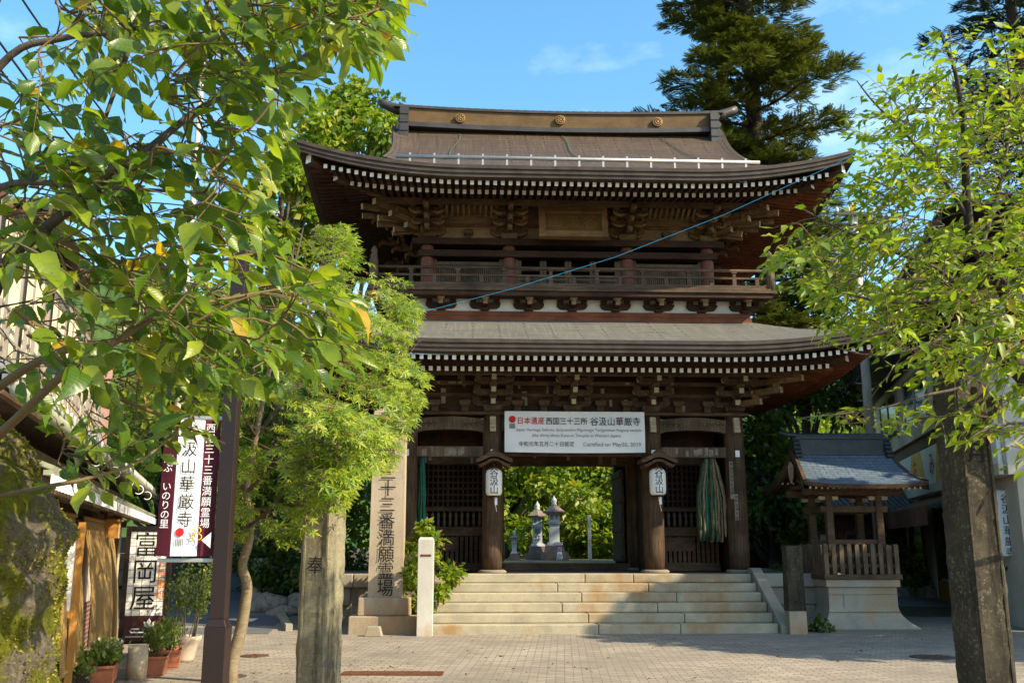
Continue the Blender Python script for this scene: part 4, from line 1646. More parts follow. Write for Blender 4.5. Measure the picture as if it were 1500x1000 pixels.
for q, (dx, dz, L) in enumerate(((0, 1, .15), (-.6, .75, .13), (.6, .75, .13))):
    pts = [(.08 + dx * t, .42 + dz * t) for t in (0, L * .5, L)]
    nx, nz = -dz, dx
    w = .035
    e.add([(.08, -.044, .42), (.08 + dx * L * .5 + nx * w, -.044, .42 + dz * L * .5 + nz * w), (.08 + dx * L, -.044, .42 + dz * L),
           (.08 + dx * L * .5 - nx * w, -.044, .42 + dz * L * .5 - nz * w)], [(0, 3, 2, 1)], M['white_ink'])
e.tube([(.08, -.046, .42), (.075, -.046, .33)], .010, M['white_ink'], 6)
e.tube([(-.24, -.046, .30), (.02, -.046, .30), (.05, -.046, .33), (.02, -.046, .36), (-.16, -.046, .36), (-.18, -.046, .385), (-.16, -.046, .41), (-.05, -.046, .41)], .012, M['white_ink'], 6)
e.build('flower_panel', sgn)

# the pole with the temple banner
bp = thing('banner_pole', 'square dark brown steel pole with a thicker foot in front of the young maple', 'pole', (-1.875, 6.35, 0))
e = MB()
e.cbox(0, 0, 0, .138, .138, 1.10, M['brown_metal'])
e.cbox(0, 0, 1.10, .138, .138, .05, M['brown_metal'], .7)
e.build('foot', bp, bevel=.004)
e = MB()
e.cbox(0, 0, 1.15, .097, .097, 2.5, M['brown_metal'])
e.box(-.42, 0.0, -.012, .012, 2.425, 2.45, M['steel'])
e.box(-.42, 0.0, -.012, .012, 1.50, 1.525, M['steel'])
e.build('shaft', bp, bevel=.004)
e = MB()
w0, w1 = -.43, -.065
zb_, zt_ = 1.54, 2.42


def cloth(xa, xb, mat, dy=0.0):
    e.grid(lambda u, v: (xa + (xb - xa) * u, -.02 - .02 * math.sin(((xa + (xb - xa) * u) - w0) * 12) + dy, zb_ + (zt_ - zb_) * v), 6, 10, M[mat])


cloth(w0, w0 + .10, 'maroon'); cloth(w0 + .10, w1 - .10, 'banner_cloth'); cloth(w1 - .10, w1, 'maroon')
e.column_write('谷汲山華厳寺', XRm((w0 + w1) / 2, -.047, 2.335), .108, .114, M['ink'], .0)
e.column_write('西国三十三番満願霊場', XRm(w1 - .052, -.047, 2.36), .066, .0685, M['white_ink'], .0)
e.column_write('結ぶ いのりの里', XRm(w0 + .05, -.047, 2.16), .062, .060, M['white_ink'], .0)
e.T = XRm(w0 + .155, -.046, 1.69)
e.add([(.028 * math.cos(t), .028 * math.sin(t), 0) for t in np.linspace(0, 2 * math.pi, 21)[:-1]], [tuple(range(20))], M['red_ink'])
for q in range(5):
    e.add([(-.025 + q * .011, -.085, 0), (-.018 + q * .011, -.085, 0), (-.018 + q * .011, -.04, 0), (-.025 + q * .011, -.04, 0)], [(0, 1, 2, 3)], M['grey_ink'])
for q, (dx, dz) in enumerate(((0, 0), (.033, .012), (-.012, -.038), (.04, -.03))):
    pts = [(.085 + dx + .018 * math.cos(t), dz - .0 + .018 * math.sin(t), 0) for t in np.linspace(-1.9, 1.9, 8)]
    e.tube(pts, .004, M['gold_print'], 5)
e.T = Matrix.Identity(4)
e.T = XRm(w1 - .03, -.048, 1.64)
e.add([(-.035, 0, 0), (.025, -.05, 0), (.025, .05, 0)], [(0, 1, 2)], M['white_ink'])
e.T = Matrix.Identity(4)
o = e.build('temple_banner', None, label='maroon and white vertical cloth banner with black and white writing on the brown pole', cat='banner')
o.location = bp.location

e = MB()
e.tube([(0, 0, 0), (0, 0, 6), (0, 0, 13.5)], [.062, .055, .045], M['concrete'], 12)
e.tube([(0, 0, 1.6), (0, 0, 1.66)], .075, M['steel'], 12)
e.tube([(0, 0, 4.0), (0, 0, 4.06)], .07, M['steel'], 12)
e.lathe([(.16, 0), (.16, .02), (.07, .05)], (0, 0, 0), M['iron'], 12)
o = e.build('steel_pole', None, label='tall thin steel pole rising behind the tiled signboard on the left', cat='pole')
o.location = (-6.24, 17.7, 0)


def cable(name, pts, r, mat, label, cat='cable'):
    e = MB()
    c = sum((Vector(p) for p in pts), Vector()) / len(pts)
    e.tube([Vector(p) - c for p in pts], r, M[mat], 5)
    o = e.build(name, None, label=label, cat=cat)
    o.location = c
    return o


bl_pts = []
for px, py, Y in ((265, 545, 17.6), (430, 505, 17.2), (600, 462, 16.8), (750, 423, 16.4), (900, 377, 16.0), (1060, 315, 15.5), (1225, 240, 15.0), (1324, 182, 14.7), (1420, 122, 14.4), (1560, 30, 14.0)):
    bl_pts.append(ray_point(px, py, Y))
cable('blue_cable', bl_pts, .0055, 'wire_blue', 'thin bright blue cable sagging across the front of the gate')
for (a_, b_, lab) in (((-60, -140, 9), (308, 330, 17.7), 'highest black power cable crossing the sky at upper left'),
                      ((-60, -20, 9), (303, 395, 17.7), 'middle black power cable crossing the sky at upper left'),
                      ((-60, 20, 9), (300, 420, 17.7), 'lowest black power cable crossing the sky at upper left')):
    p, q = ray_point(*a_), ray_point(*b_)
    cable('power_cable', [p.lerp(q, t) - Vector((0, 0, .35 * math.sin(math.pi * t))) for t in np.linspace(0, 1, 12)], .014, 'wire_black', lab)

# pots and planters along the restaurant
M['soil_pot'] = paint('potting_soil', (.05, .035, .022), .95, .1, var=.4, scale=20)
POTS = []


def planter(x, y, rz, L, label):
    t = MB()
    w, h = .26, .22
    a_, b_ = L / 2, w / 2
    vs = []
    for (fx, fz) in ((.86, .03), (1, h), (1.06, h), (1.06, h + .03), (.96, h + .03), (.94, h - .03)):
        vs += [(-a_ * fx, -b_ * fx, fz), (a_ * fx, -b_ * fx, fz), (a_ * fx, b_ * fx, fz), (-a_ * fx, b_ * fx, fz)]
    fs = []
    for i in range(5):
        for k in range(4):
            fs.append((i * 4 + k, i * 4 + (k + 1) % 4, i * 4 + 4 + (k + 1) % 4, i * 4 + 4 + k))
    t.add(vs, fs, M['terracotta'])
    t.add(vs[-4:], [(0, 1, 2, 3)], M['soil_pot'])
    for sx in (-.7, .7): t.cbox(a_ * sx, 0, 0, .08, w * .7, .04, M['terracotta'])
    o = t.build('planter', None, bevel=.006, label=label, cat='planter', group='terracotta planters before the restaurant')
    o.location = (x, y, .006); o.rotation_euler = (0, 0, rz)
    return o


pa = ra + rad(180)
planter(-4.83, 11.9, pa, .75, 'terracotta planter with white and red flowers, nearest to the mossy trunk')
planter(-4.55, 12.85, pa, .72, 'terracotta planter with feathery green herbs beside the wooden stump')
planter(-4.62, 13.55, pa, .62, 'small terracotta planter with dense herbs between the stump planter and the round pot')
e = MB()
e.lathe([(.13, 0), (.15, .05), (.20, .27), (.235, .30), (.235, .35), (.20, .35), (.19, .30)], (0, 0, 0), M['pot_beige'], 24)
o = e.build('round_pot', None, label='round beige pot holding a tall airy shrub near the steel pole', cat='pot')
o.location = (-4.66, 14.2, .006)
e = MB()
e.lathe([(.12, 0), (.125, .2), (.118, .40), (.0, .405)], (0, 0, 0), M['wood_pale'], 16)
o = e.build('stump', None, label='pale sawn wooden stump standing between two terracotta planters', cat='stump')
o.location = (-4.62, 12.35, .006)
e = MB()
for i in range(30):
    a2 = R.uniform(0, 6.28); q = R.uniform(0, .3)
    e.lathe([(.02, 0), (.05, .03), (.04, .07), (.01, .08)], (.06 * math.cos(a2), .06 * math.sin(a2), R.uniform(0, .75)), M['ochre_wood'], 7)
e.tube([(0, 0, 0), (.02, 0, .8)], .06, M['ochre_wood'], 9)
o = e.build('carved_stake', None, label='lumpy orange carved wooden stake leaning behind the mossy trunk', cat='stake')
o.location = (-4.95, 10.6, 0)

# ------------------------------------------------------------------ the two old posts of the approach
def old_post(x, y, rz, w, h, mat, label, chars, zc, sz, tilt=0):
    e = MB()
    c = .28
    oct_ = [(-1, -1 + c), (-1 + c, -1), (1 - c, -1), (1, -1 + c), (1, 1 - c), (1 - c, 1), (-1 + c, 1), (-1, 1 - c)]
    rr_ = random.Random(int(x * 100))
    key = [(-.1, 1.06), (.25, 1.03), (.3, 1.0), (1.2, 1.0), (2.0, .97), (h - .14, .95), (h - .05, .9), (h, .6)]
    lev = []
    for (za, ka), (zb6, kb6) in zip(key[:-1], key[1:]):
        m_ = max(1, int((zb6 - za) / .045))
        lev += [(za + (zb6 - za) * q / m_, ka + (kb6 - ka) * q / m_) for q in range(m_)]
    lev.append(key[-1])
    ring = []
    for (u0, v0), (u1, v1) in zip(oct_, oct_[1:] + oct_[:1]):
        ring += [(u0 + (u1 - u0) * q / 5, v0 + (v1 - v0) * q / 5) for q in range(5)]
    m_ = len(ring)
    vs = []
    for z, k in lev:
        for (u, v) in ring:
            p = Vector((u * w / 2 * k, v * w / 2 * k, z))
            d = .010 * noise.fractal(p * 9 + Vector((x, y, 0)), 1, 2, 5) + .012 * min(0, noise.noise(p * 5 + Vector((y, x, 3))) + .15)
            n_ = Vector((u, v, 0)).normalized()
            vs.append(p + n_ * d)
    fs = []
    for i in range(len(lev) - 1):
        for k in range(m_):
            fs.append((i * m_ + k, i * m_ + (k + 1) % m_, i * m_ + m_ + (k + 1) % m_, i * m_ + m_ + k))
    fs.append(tuple(range(len(vs) - m_, len(vs))))
    e.add(vs, fs, mat)
    # raised border lines of the inscription panel
    for sx in (-1, 1):
        e.box(sx * w * .33 - .008, sx * w * .33 + .008, -w / 2 * .97 - .010, -w / 2 + .04, .35, h - .3, mat)
    z = zc
    for ch in chars:
        e.write(ch, XRm(0, -w / 2 - .003, z) @ Matrix.Rotation(rad(rr_.uniform(-4, 4)), 4, 'Z'), sz, M['ink'], .0)
        z -= sz * 1.05
    o = e.build('old_stone_post', None, label=label, cat='stone post', group='old stone posts of the approach')
    o.location = (x, y, 0); o.rotation_euler = (rad(tilt), 0, rz)
    return o


old_post(-1.755, 9.1, rad(-13), .335, 2.9, M['old_post'], 'old mossy stone post with a carved character standing under the young maple', '奉', 1.42, .17)
old_post(3.40, 7.2, rad(8), .31, 2.86, M['dark_post'], 'big dark lichen stained stone post with carved characters at the right', '一奉月', 2.6, .16)

# ------------------------------------------------------------------ right: pavilion, shop, house
pv = thing('stone_pavilion', 'small open timber pavilion with a blue grey shingled roof on a flared granite base', 'pavilion', (7.05, 20.6, .02), rad(2))
e = MB()


def flare(h): return .70 + .30 * (1 - min(1, h / .42)) ** 2.2


lev = [-.1, .0, .05, .1, .16, .22, .30, .40, .50, .64, .66, .78]
vs = []
for h in lev:
    q = flare(max(0, h)) if h < .65 else .70
    vs += [(-q, -q, h), (q, -q, h), (q, q, h), (-q, q, h)]
fs = [(i * 4 + k, i * 4 + (k + 1) % 4, i * 4 + 4 + (k + 1) % 4, i * 4 + 4 + k) for i in range(len(lev) - 1) for k in range(4)]
e.add(vs, fs, M['granite'])
for zz in (.30, .64): e.box(-.72 if zz > .4 else -.752, .72 if zz > .4 else .752, -.714 if zz > .4 else -.745, -.69, zz - .004, zz + .004, M['wall_stone'])
e.box(-.40, -.394, -.712, -.69, .31, .63, M['wall_stone'])
e.build('base', pv)
e = MB()
e.box(-.76, .76, -.76, .76, .782, .93, M['granite'])
e.build('cap_stone', pv, bevel=.015)
e = MB()
for (x0, x1, y0, y1) in ((-.80, .80, -.80, -.68), (-.80, -.68, -.675, .80), (.68, .80, -.675, .80), (-.675, .675, .68, .80)):
    e.box(x0, x1, y0, y1, .932, 1.03, M['wood_greyh'])
e.build('sill_beam', pv, bevel=.01)
for side in range(4):
    T_ = Matrix.Rotation(side * math.pi / 2, 4, 'Z')
    e = MB(); e.T = T_
    for zz in (1.2, 1.42): e.box(-.74, .74, -.735, -.705, zz - .035, zz + .035, M['wood_beam'])
    e.build('fence_rail', pv)
    for i in range(10):
        e = MB(); e.T = T_
        xx = -.72 + 1.44 * i / 9
        hh = 1.60 + R.uniform(-.015, .015)
        e.add([(xx - .043, -.77, 1.035), (xx + .043, -.77, 1.035), (xx + .043, -.74, 1.035), (xx - .043, -.74, 1.035),
               (xx - .043, -.77, hh), (xx + .043, -.77, hh), (xx + .043, -.74, hh), (xx - .043, -.74, hh), (xx, -.755, hh + .035)],
              [(0, 1, 5, 4), (1, 2, 6, 5), (2, 3, 7, 6), (3, 0, 4, 7), (4, 5, 8), (5, 6, 8), (6, 7, 8), (7, 4, 8)], M['wood_grey'])
        e.build('picket', pv)
for sx in (-1, 1):
    for sy in (-1, 1):
        e = MB()
        e.cbox(sx * .52, sy * .52, .93, .15, .15, 1.75, M['wood_beam'], .95)
        e.box(sx * .52 - .20, sx * .52 + .20, sy * .52 - .05, sy * .52 + .05, 2.52, 2.60, M['wood_pale'])
        e.build('post', pv, bevel=.01)
e = MB()
for sy in (-1, 1):
    e.box(-.70, .70, sy * .52 - .05, sy * .52 + .05, 2.27, 2.40, M['wood_beam'])
    e.box(-1.05, 1.05, sy * .55 - .07, sy * .55 + .07, 2.62, 2.76, M['wood_beam'])
    e.box(-.445, .445, sy * .52 - .04, sy * .52 + .04, 1.62, 1.72, M['wood_beam'])
for sx in (-1, 1):
    e.box(sx * .52 - .045, sx * .52 + .045, -.44, .44, 2.28, 2.39, M['wood_beam'])
    e.box(sx * .9 - .05, sx * .9 + .05, -.95, .95, 2.765, 2.86, M['wood_beam'])
e.build('frame', pv, bevel=.008)
# its roof: gabled, curving up at the eaves


def pr_z(d): return 2.80 + .30 * d + .26 * d * d       # d from the eave, 0..1.3


e = MB()
for s2 in (1, -1):
    def fn(u, v, s2=s2):
        d = 1.3 * v
        x = (2 * u - 1) * (1.26 - .20 * math.sin(v * math.pi * .5))
        return (x, -s2 * (1.3 - d), pr_z(d) + .07 * abs(2 * u - 1) ** 3 * (1 - v))
    e.grid(fn, 20, 12, M['slate'], uvf=lambda u, v: ((2 * u - 1) * 1.26, v * 1.55), flip=s2 < 0)
    def fe(u, v, s2=s2):
        x = (2 * u - 1) * (1.26 - .02 * v)
        return (x, -s2 * (1.3 - .03 * v), 2.80 - .085 * v + .07 * abs(2 * u - 1) ** 3)
    e.grid(fe, 20, 1, M['wood_beam'], flip=s2 > 0)
    def fs2(u, v, s2=s2):
        d = .02 + 1.28 * v
        x = (2 * u - 1) * (1.22 - .20 * math.sin(v * math.pi * .5))
        return (x, -s2 * (1.3 - d), pr_z(d) - .085 + .07 * abs(2 * u - 1) ** 3 * (1 - v))
    e.grid(fs2, 20, 8, M['wood_beam'], flip=s2 > 0)
roof = e.build('roof', pv)
for sx in (-1, 1):
    e = MB()
    for s2 in (1, -1):
        for v0, v1 in zip(np.linspace(0, 1, 11)[:-1], np.linspace(0, 1, 11)[1:]):
            q = []
            for v in (v0, v1):
                x = sx * (1.27 - .20 * math.sin(v * math.pi * .5))
                z = pr_z(1.3 * v) + .02 + .07 * (1 - v)
                q.append((x, -s2 * (1.3 - 1.3 * v), z))
            (xa, ya, za), (xb, yb, zb2) = q
            t_ = -.07 * sx
            vs = [(xa, ya, za), (xa, ya, za - .2), (xa + t_, ya, za - .2), (xa + t_, ya, za), (xb, yb, zb2), (xb, yb, zb2 - .2), (xb + t_, yb, zb2 - .2), (xb + t_, yb, zb2)]
            e.add(vs, [(0, 1, 5, 4), (1, 2, 6, 5), (2, 3, 7, 6), (3, 0, 4, 7)], M['wood_beam'])
    e.build('bargeboard', pv)
    e = MB()
    x = sx * .80
    pts = [(-1.3 + d, pr_z(d) - .1) for d in np.linspace(.5, 1.3, 6)]
    e.prism(pts + [(-y, z) for y, z in pts[-2::-1]], x - .02, x + .02, M['wood_dark'], 'x')
    e.prism([(-.09, 3.05), (0, 2.9), (.09, 3.05), (.13, 3.25), (0, 3.35), (-.13, 3.25)], sx * 1.09 - .02, sx * 1.09 + .02, M['wood_pale'], 'x')
    e.build('gable_ornament', pv)
for sy in (-1, 1):
    for i in range(20):
        e = MB()
        xx = -1.12 + 2.24 * i / 19
        e.beam((xx, sy * 1.24, 2.735), (xx, sy * .5, 2.92), .04, .05, M['wood_beam'], M['wood_pale'])
        e.build('rafter', pv)
e = MB()
zt2 = pr_z(1.3)
e.box(-.98, .98, -.17, .17, zt2 - .14, zt2 - .06, M['slate_dark'])
e.box(-.95, .95, -.13, .13, zt2 - .058, zt2 + .20, M['slate_dark'])
e.box(-1.0, 1.0, -.17, .17, zt2 + .202, zt2 + .25, M['slate_dark'])
e.tube([(-1.3, 0, zt2 + .36), (-1.1, 0, zt2 + .30), (-.8, 0, zt2 + .275), (.8, 0, zt2 + .275), (1.1, 0, zt2 + .30), (1.3, 0, zt2 + .36)], [.04, .06, .065, .065, .06, .04], M['slate_dark'], 10)
rg = e.build('ridge', pv)
for sx in (-1, 1):
    e = MB()
    out = [(-.05, zt2 + .24), (-.05, zt2 - .22), (-.26, zt2 - .22)]
    for k in range(5):
        for q in range(5):
            t = q / 4 * math.pi
            out.append((-.26 + .034 * k - .035 * math.sin(t), zt2 - .22 + .092 * (k + q / 4)))
    e.prism([(y, z) for y, z in out], sx * .98 - .07, sx * .98 + .07, M['slate_dark'], 'x')
    e.T = Matrix.Identity(4)
    e.build('ridge_end_tile', rg)

# souvenir shop
sh_loc = Vector((13.65, 35.3, -.64))
sa = math.atan2(-.976, -.218)
shop = thing('souvenir_shop', 'two storey cream souvenir shop with red lettering, brown awning and dark seamed roof edge', 'shop', sh_loc, sa)
shop.scale = (1.4, 1.4, 1.4)
e = MB()
e.box(0, 11.8, .0, 7, .0, 2.6, M['cream_wall'])
e.box(0, 11.8, -.1, 7, 2.605, 5.4, M['grey_wall'])
e.build('wall', shop)
e = MB()
e.box(-.1, 11.9, -.18, -.104, 3.50, 3.72, M['brown_trim'])
e.box(-.1, 11.9, -.25, -.184, 2.60, 2.76, M['cream_wall'])
e.box(-.15, 11.9, -.26, -.106, 3.725, 3.95, M['cream_wall'])
e.build('trim', shop)
e = MB()
e.box(.2, 11.6, -.17, -.11, 2.77, 3.49, M['sign_white'])
SR = Matrix.Rotation(rad(90), 4, 'X')
for (xa, xb) in ((.2, 1.3), (2.2, 3.1), (4.6, 6.3), (7.2, 8.4), (9.6, 10.6)):
    e.add([(xa, -.176, 2.78), (xb, -.176, 2.78), (xb - .35, -.176, 3.48), (xa + .35, -.176, 3.48)], [(0, 1, 2, 3)], M['yellow_panel'])
for ch, x, s_ in (('お', 5.3, .5), ('み', 7.0, .5), ('マ', 11.1, .56)):
    e.write(ch, Matrix.Translation((x, -.181, 3.12)) @ SR, s_, M['red_ink'], .004)
e.build('sign_band', shop)
e = MB()
for (x0, x1, z0, z1, d0, d1) in ((-.6, 12.4, 5.32, 5.36, -1.0, 0),):
    e.box(x0, x1, d0, 7.5, z0, z1, M['seam_roof'])
e.add([(-.6, -1.0, 5.36), (12.4, -1.0, 5.36), (12.4, -.75, 6.45), (-.6, -.75, 6.45)], [(0, 1, 2, 3)], M['seam_roof'])
e.add([(-.6, -1.0, 5.36), (-.6, -.75, 6.45), (-.6, 7.5, 6.45), (-.6, 7.5, 5.36)], [(0, 1, 2, 3)], M['seam_roof'])
e.box(-.6, 12.4, -.76, 7.5, 6.452, 6.5, M['seam_roof'])
for i in range(28): e.beam((-.55 + .45 * i, -1.01, 5.36), (-.55 + .45 * i, -.76, 6.45), .03, .04, M['seam_roof'])
e.build('roof', shop)
for (x0, x1) in ((1.0, 3.4), (4.4, 6.8), (7.6, 10.4)):
    e = MB()
    for xx in (x0, (x0 + x1) / 2, x1): e.box(xx - .035, xx + .035, -.15, -.09, 4.05, 5.1, M['alu'])
    for zz in (4.05, 5.1): e.box(x0, x1, -.155, -.085, zz - .035, zz + .035, M['alu'])
    w = e.build('window', shop)
    e = MB()
    e.box(x0 + .03, x1 - .03, -.13, -.115, 4.08, 5.07, M['glass'])
    e.build('pane', w)
for (x0, x1) in ((2.0, 3.2), (3.5, 4.7), (6.0, 8.0), (8.3, 10.5)):
    e = MB()
    for xx in (x0, x1): e.box(xx - .05, xx + .05, -.05, -.004, .4, 2.35, M['wood_beam'])
    e.box(x0 + .05, x1 - .05, -.045, -.006, 1.0, 1.06, M['wood_beam'])
    e.box(x0 + .05, x1 - .05, -.045, -.006, .55, .95, M['ochre_wood'])
    dr = e.build('glass_door', shop)
    e = MB()
    e.box(x0 + .05, x1 - .05, -.03, -.01, 1.06, 2.3, M['glass'])
    e.build('pane', dr)
e = MB()
e.add([(.2, -.19, 2.5), (9.5, -.19, 2.5), (9.5, -.8, 2.28), (.2, -.8, 2.28)], [(0, 3, 2, 1)], M['awning'])
e.add([(.2, -.8, 2.28), (9.5, -.8, 2.28), (9.5, -.8, 1.95), (.2, -.8, 1.95)], [(0, 3, 2, 1)], M['awning'])
for (xa, xb) in ((.15, .3), (2.3, 2.5), (4.6, 4.8)): e.box(xa, xb, -.815, -.803, 1.95, 2.29, M['awning_green'])
e.write('おみやげの店', Matrix.Translation((3.55, -.805, 2.10)) @ SR, .30, M['white_ink'], .0, 1.05)
e.build('awning', shop)
SM_ = Matrix.Translation(sh_loc) @ Matrix.Rotation(sa, 4, 'Z')
e = MB()
for (xa, xb, m) in ((-.24, -.12, 'maroon'), (-.12, .12, 'banner_cloth'), (.12, .24, 'maroon')):
    e.grid(lambda u, v, xa=xa, xb=xb: (xa + (xb - xa) * u, -.015 * math.sin(v * 4), -.95 + .95 * v), 2, 8, M[m])
e.column_write('谷汲山華厳寺', XRm(0, -.02, -.13), .15, .155, M['ink'], .0)
e.column_write('西国三十三番', XRm(.18, -.02, -.12), .09, .1, M['white_ink'], .0)
e.column_write('結ぶいのりの里', XRm(-.18, -.02, -.12), .09, .1, M['white_ink'], .0)
e.tube([(-.3, 0, .01), (.3, 0, .01)], .012, M['steel'], 6)
o = e.build('hanging_banner', None, label='small maroon and white banner hanging from the awning of the souvenir shop', cat='banner')
o.location = ray_point(1471, 718, 20.1)
o.scale = (1.4, 1.4, 1.4)
o.rotation_euler = (0, 0, rad(-12))
# dark timber house behind the pavilion
hs_ = thing('timber_house', 'low dark timber house with a grey tiled roof behind the pavilion', 'house', (9.3, 29.0, .45), rad(3))
hs_.scale = (.62, 1, 1.1)
e = MB()
e.box(-4.0, 4.0, 0, 5, -.2, 1.9, M['wood_beam'])
for i in range(20): e.box(-4.0 + .42 * i, -3.97 + .42 * i, -.015, -.001, -.2, 1.9, M['wood_beam'])
e.build('wall', hs_)
for x0, x1, mm in ((-2.7, -1.3, 'glass'), (-.9, .3, 'curtain'), (1.0, 3.0, 'glass')):
    e = MB()
    for xx in (x0, (x0 + x1) / 2, x1): e.box(xx - .04, xx + .04, -.05, -.017, .55, 1.4, M['wood_grey'])
    for zz in (.55, 1.4): e.box(x0, x1, -.055, -.016, zz - .04, zz + .04, M['wood_grey'])
    w = e.build('window', hs_)
    e = MB(); e.box(x0 + .04, x1 - .04, -.03, -.02, .59, 1.36, M[mm]); e.build('pane', w)
e = MB(); e.box(-3.9, -3.1, -.04, -.002, 1.05, 1.75, M['plaster']); e.build('white_panel', hs_)
e = MB()
for i in range(32):
    xc = -4.4 + .28 * i
    e.add([(xc - .14, .0 - .8, 1.95), (xc + .14, -.8, 1.95), (xc + .14, 2.4, 3.3), (xc - .14, 2.4, 3.3)], [(0, 1, 2, 3)], M['tile_grey'])
    e.tube([(xc, -.82, 1.97), (xc, 2.4, 3.32)], .06, M['tile_grey'], 7)
e.box(-4.5, 4.5, 2.3, 2.55, 3.25, 3.55, M['tile_grey'])
e.box(-4.5, 4.5, -.75, -.70, 1.86, 1.945, M['wood_beam'])
e.add([(-4.5, 2.4, 3.3), (4.5, 2.4, 3.3), (4.5, 5.6, 1.95), (-4.5, 5.6, 1.95)], [(0, 1, 2, 3)], M['tile_grey'])
e.build('roof', hs_)


def utility_pole(x, y, h, r, label):
    e = MB()
    e.tube([(0, 0, -.3), (0, 0, h * .5), (0, 0, h)], [r, r * .87, r * .72], M['concrete'], 14)
    for zz, L in ((h - .5, 1.2),):
        e.box(-L / 2, L / 2, -r - .06, -r + .02, zz, zz + .09, M['iron'])
        for q in (-.45, -.15, .15, .45): e.lathe([(.03, 0), (.05, .04), (.03, .08), (.05, .12), (.02, .16)], (L * q, -r - .02, zz + .09), M['white_ink'], 8)
    for k in range(8): e.tube([(-r - .15, 0, 2.5 + .5 * k), (r + .15, 0, 2.5 + .5 * k)], .012, M['steel'], 5)
    o = e.build('utility_pole', None, label=label, cat='utility pole', group='concrete utility poles')
    o.location = (x, y, ground_z(x, y))


utility_pole(10.15, 27.0, 11.5, .15, 'concrete utility pole rising behind the stone pavilion')
utility_pole(4.75, 62, 12.5, .17, 'distant concrete utility pole seen through the gate passage')

# ------------------------------------------------------------------ small street things
g = thing('drain_grate', 'long rusty iron drain grate set into the paving', 'drain grate', (-1.53, 12.85, .006), rad(-.5))
e = MB()
for (x0, x1, y0, y1) in ((-.65, .65, -.16, -.14), (-.65, .65, .14, .16), (-.65, -.63, -.139, .139), (.63, .65, -.139, .139)): e.box(x0, x1, y0, y1, 0, .018, M['rust'])
for i in range(44):
    x = -.62 + 1.24 * (i + .5) / 44
    e.box(x - .008, x + .008, -.139, .139, .002, .016, M['rust'])
for q in (-.07, 0, .07): e.box(-.629, .629, q - .006, q + .006, .004, .0145, M['rust'])
e.build('grating', g)
e = MB(); e.box(-.64, .64, -.15, .15, .0005, .0015, M['black']); e.build('shade_sheet', g)  # flat black sheet painted as the shaded depth under the bars


def manhole(x, y, r, label):
    e = MB()
    e.lathe([(r * 1.08, 0), (r * 1.08, .006), (r * 1.0, .0065), (r, .004), (r * .96, .009), (0.001, .009)], (0, 0, 0), M['iron'], 32, smooth=False)
    for i in range(8):
        for k in range(1, 4):
            t = i * math.pi / 4 + k * .3
            e.cbox(r * .26 * k * math.cos(t), r * .26 * k * math.sin(t), .009, .05, .05, .004, M['rust'])
    o = e.build('manhole_cover', None, label=label, cat='manhole cover', group='iron manhole covers')
    o.location = (x, y, ground_z(x, y) + .008)


manhole(6.2, 14.75, .3, 'round iron manhole cover in the paving right of the stairs')
manhole(-3.84, 14.9, .2, 'small iron manhole cover in the paving by the maple trunk')
manhole(-3.55, 12.6, .2, 'small iron manhole cover in the near paving, closest to the maple trunk foot')

# lanterns and stones in the temple ground behind the gate


def stone_lantern(x, y, h, label, cap, body='lamp_stone', group=True):
    t = thing('stone_lantern', label, 'stone lantern', (x, y, ground_z(x, y)), 0, 'stone lanterns behind the gate')
    k = h / 2.6
    e = MB()
    e.cbox(0, 0, 0, 1.1 * k, 1.1 * k, .28 * k, M['lamp_stone_dark'])
    e.cbox(0, 0, .28 * k, .8 * k, .8 * k, .30 * k, M['lamp_stone_dark'], .9)
    e.cbox(0, 0, .58 * k, .62 * k, .62 * k, .12 * k, M[body], .85)
    e.build('pedestal', t)
    e = MB()
    e.cbox(0, 0, .70 * k, .42 * k, .42 * k, .72 * k, M[body], .95)
    if cap: e.column_write('献灯', XRm(0, -.215 * k, 1.22 * k), .26 * k, .3 * k, M['ink'])
    e.build('shaft', t)
    e = MB()
    e.cbox(0, 0, 1.42 * k, .52 * k, .52 * k, .10 * k, M[body], 1.15)
    e.cbox(0, 0, 1.52 * k, .42 * k, .42 * k, .34 * k, M[body], 1)
    for sx in (-1, 1): e.box(sx * .1 * k - .06 * k, sx * .1 * k + .06 * k, -.214 * k, -.21 * k, 1.58 * k, 1.8 * k, M['grey_ink'])
    e.build('lamp_house', t)
    e = MB()
    e.lathe([(.50 * k, 0), (.52 * k, .05 * k), (.34 * k, .17 * k), (.2 * k, .28 * k), (.12 * k, .32 * k)], (0, 0, 1.86 * k), M['lamp_stone_dark'], 6, smooth=False)
    e.build('roof', t)
    e = MB()
    e.lathe([(.10 * k, 0), (.13 * k, .05 * k), (.08 * k, .09 * k), (.12 * k, .16 * k), (.1 * k, .25 * k), (.03 * k, .33 * k), (.005, .4 * k)], (0, 0, 2.17 * k), M[body], 12)
    e.build('finial', t)
    return t


stone_lantern(1.2, 46, 2.75, 'pale stone lantern with black characters on its shaft, seen through the gate', True)
stone_lantern(1.95, 45, 2.95, 'taller bluish stone lantern without writing, seen through the gate', False)
stone_lantern(.1, 44, 1.35, 'small low stone lantern at the left edge of the gate passage', False)
js = thing('jizo_statue', 'little stone statue with a pink cap and bib before the stone lanterns', 'statue', (2.1, 43.2, 1.0))
e = MB()
e.lathe([(.13, 0), (.14, .1), (.11, .3), (.06, .36)], (0, 0, 0), M['lamp_stone'], 14)
e.lathe([(.05, .34), (.09, .40), (.10, .47), (.07, .54), (.01, .57)], (0, 0, 0), M['lamp_stone'], 14)
e.build('figure', js)
M['pink'] = paint('pink_cloth', (.65, .22, .38), .9, .1, var=.15)
e = MB()
e.lathe([(.104, .47), (.108, .49), (.085, .55), (.01, .585)], (0, 0, 0), M['pink'], 14)
e.build('cap', js)
e = MB()
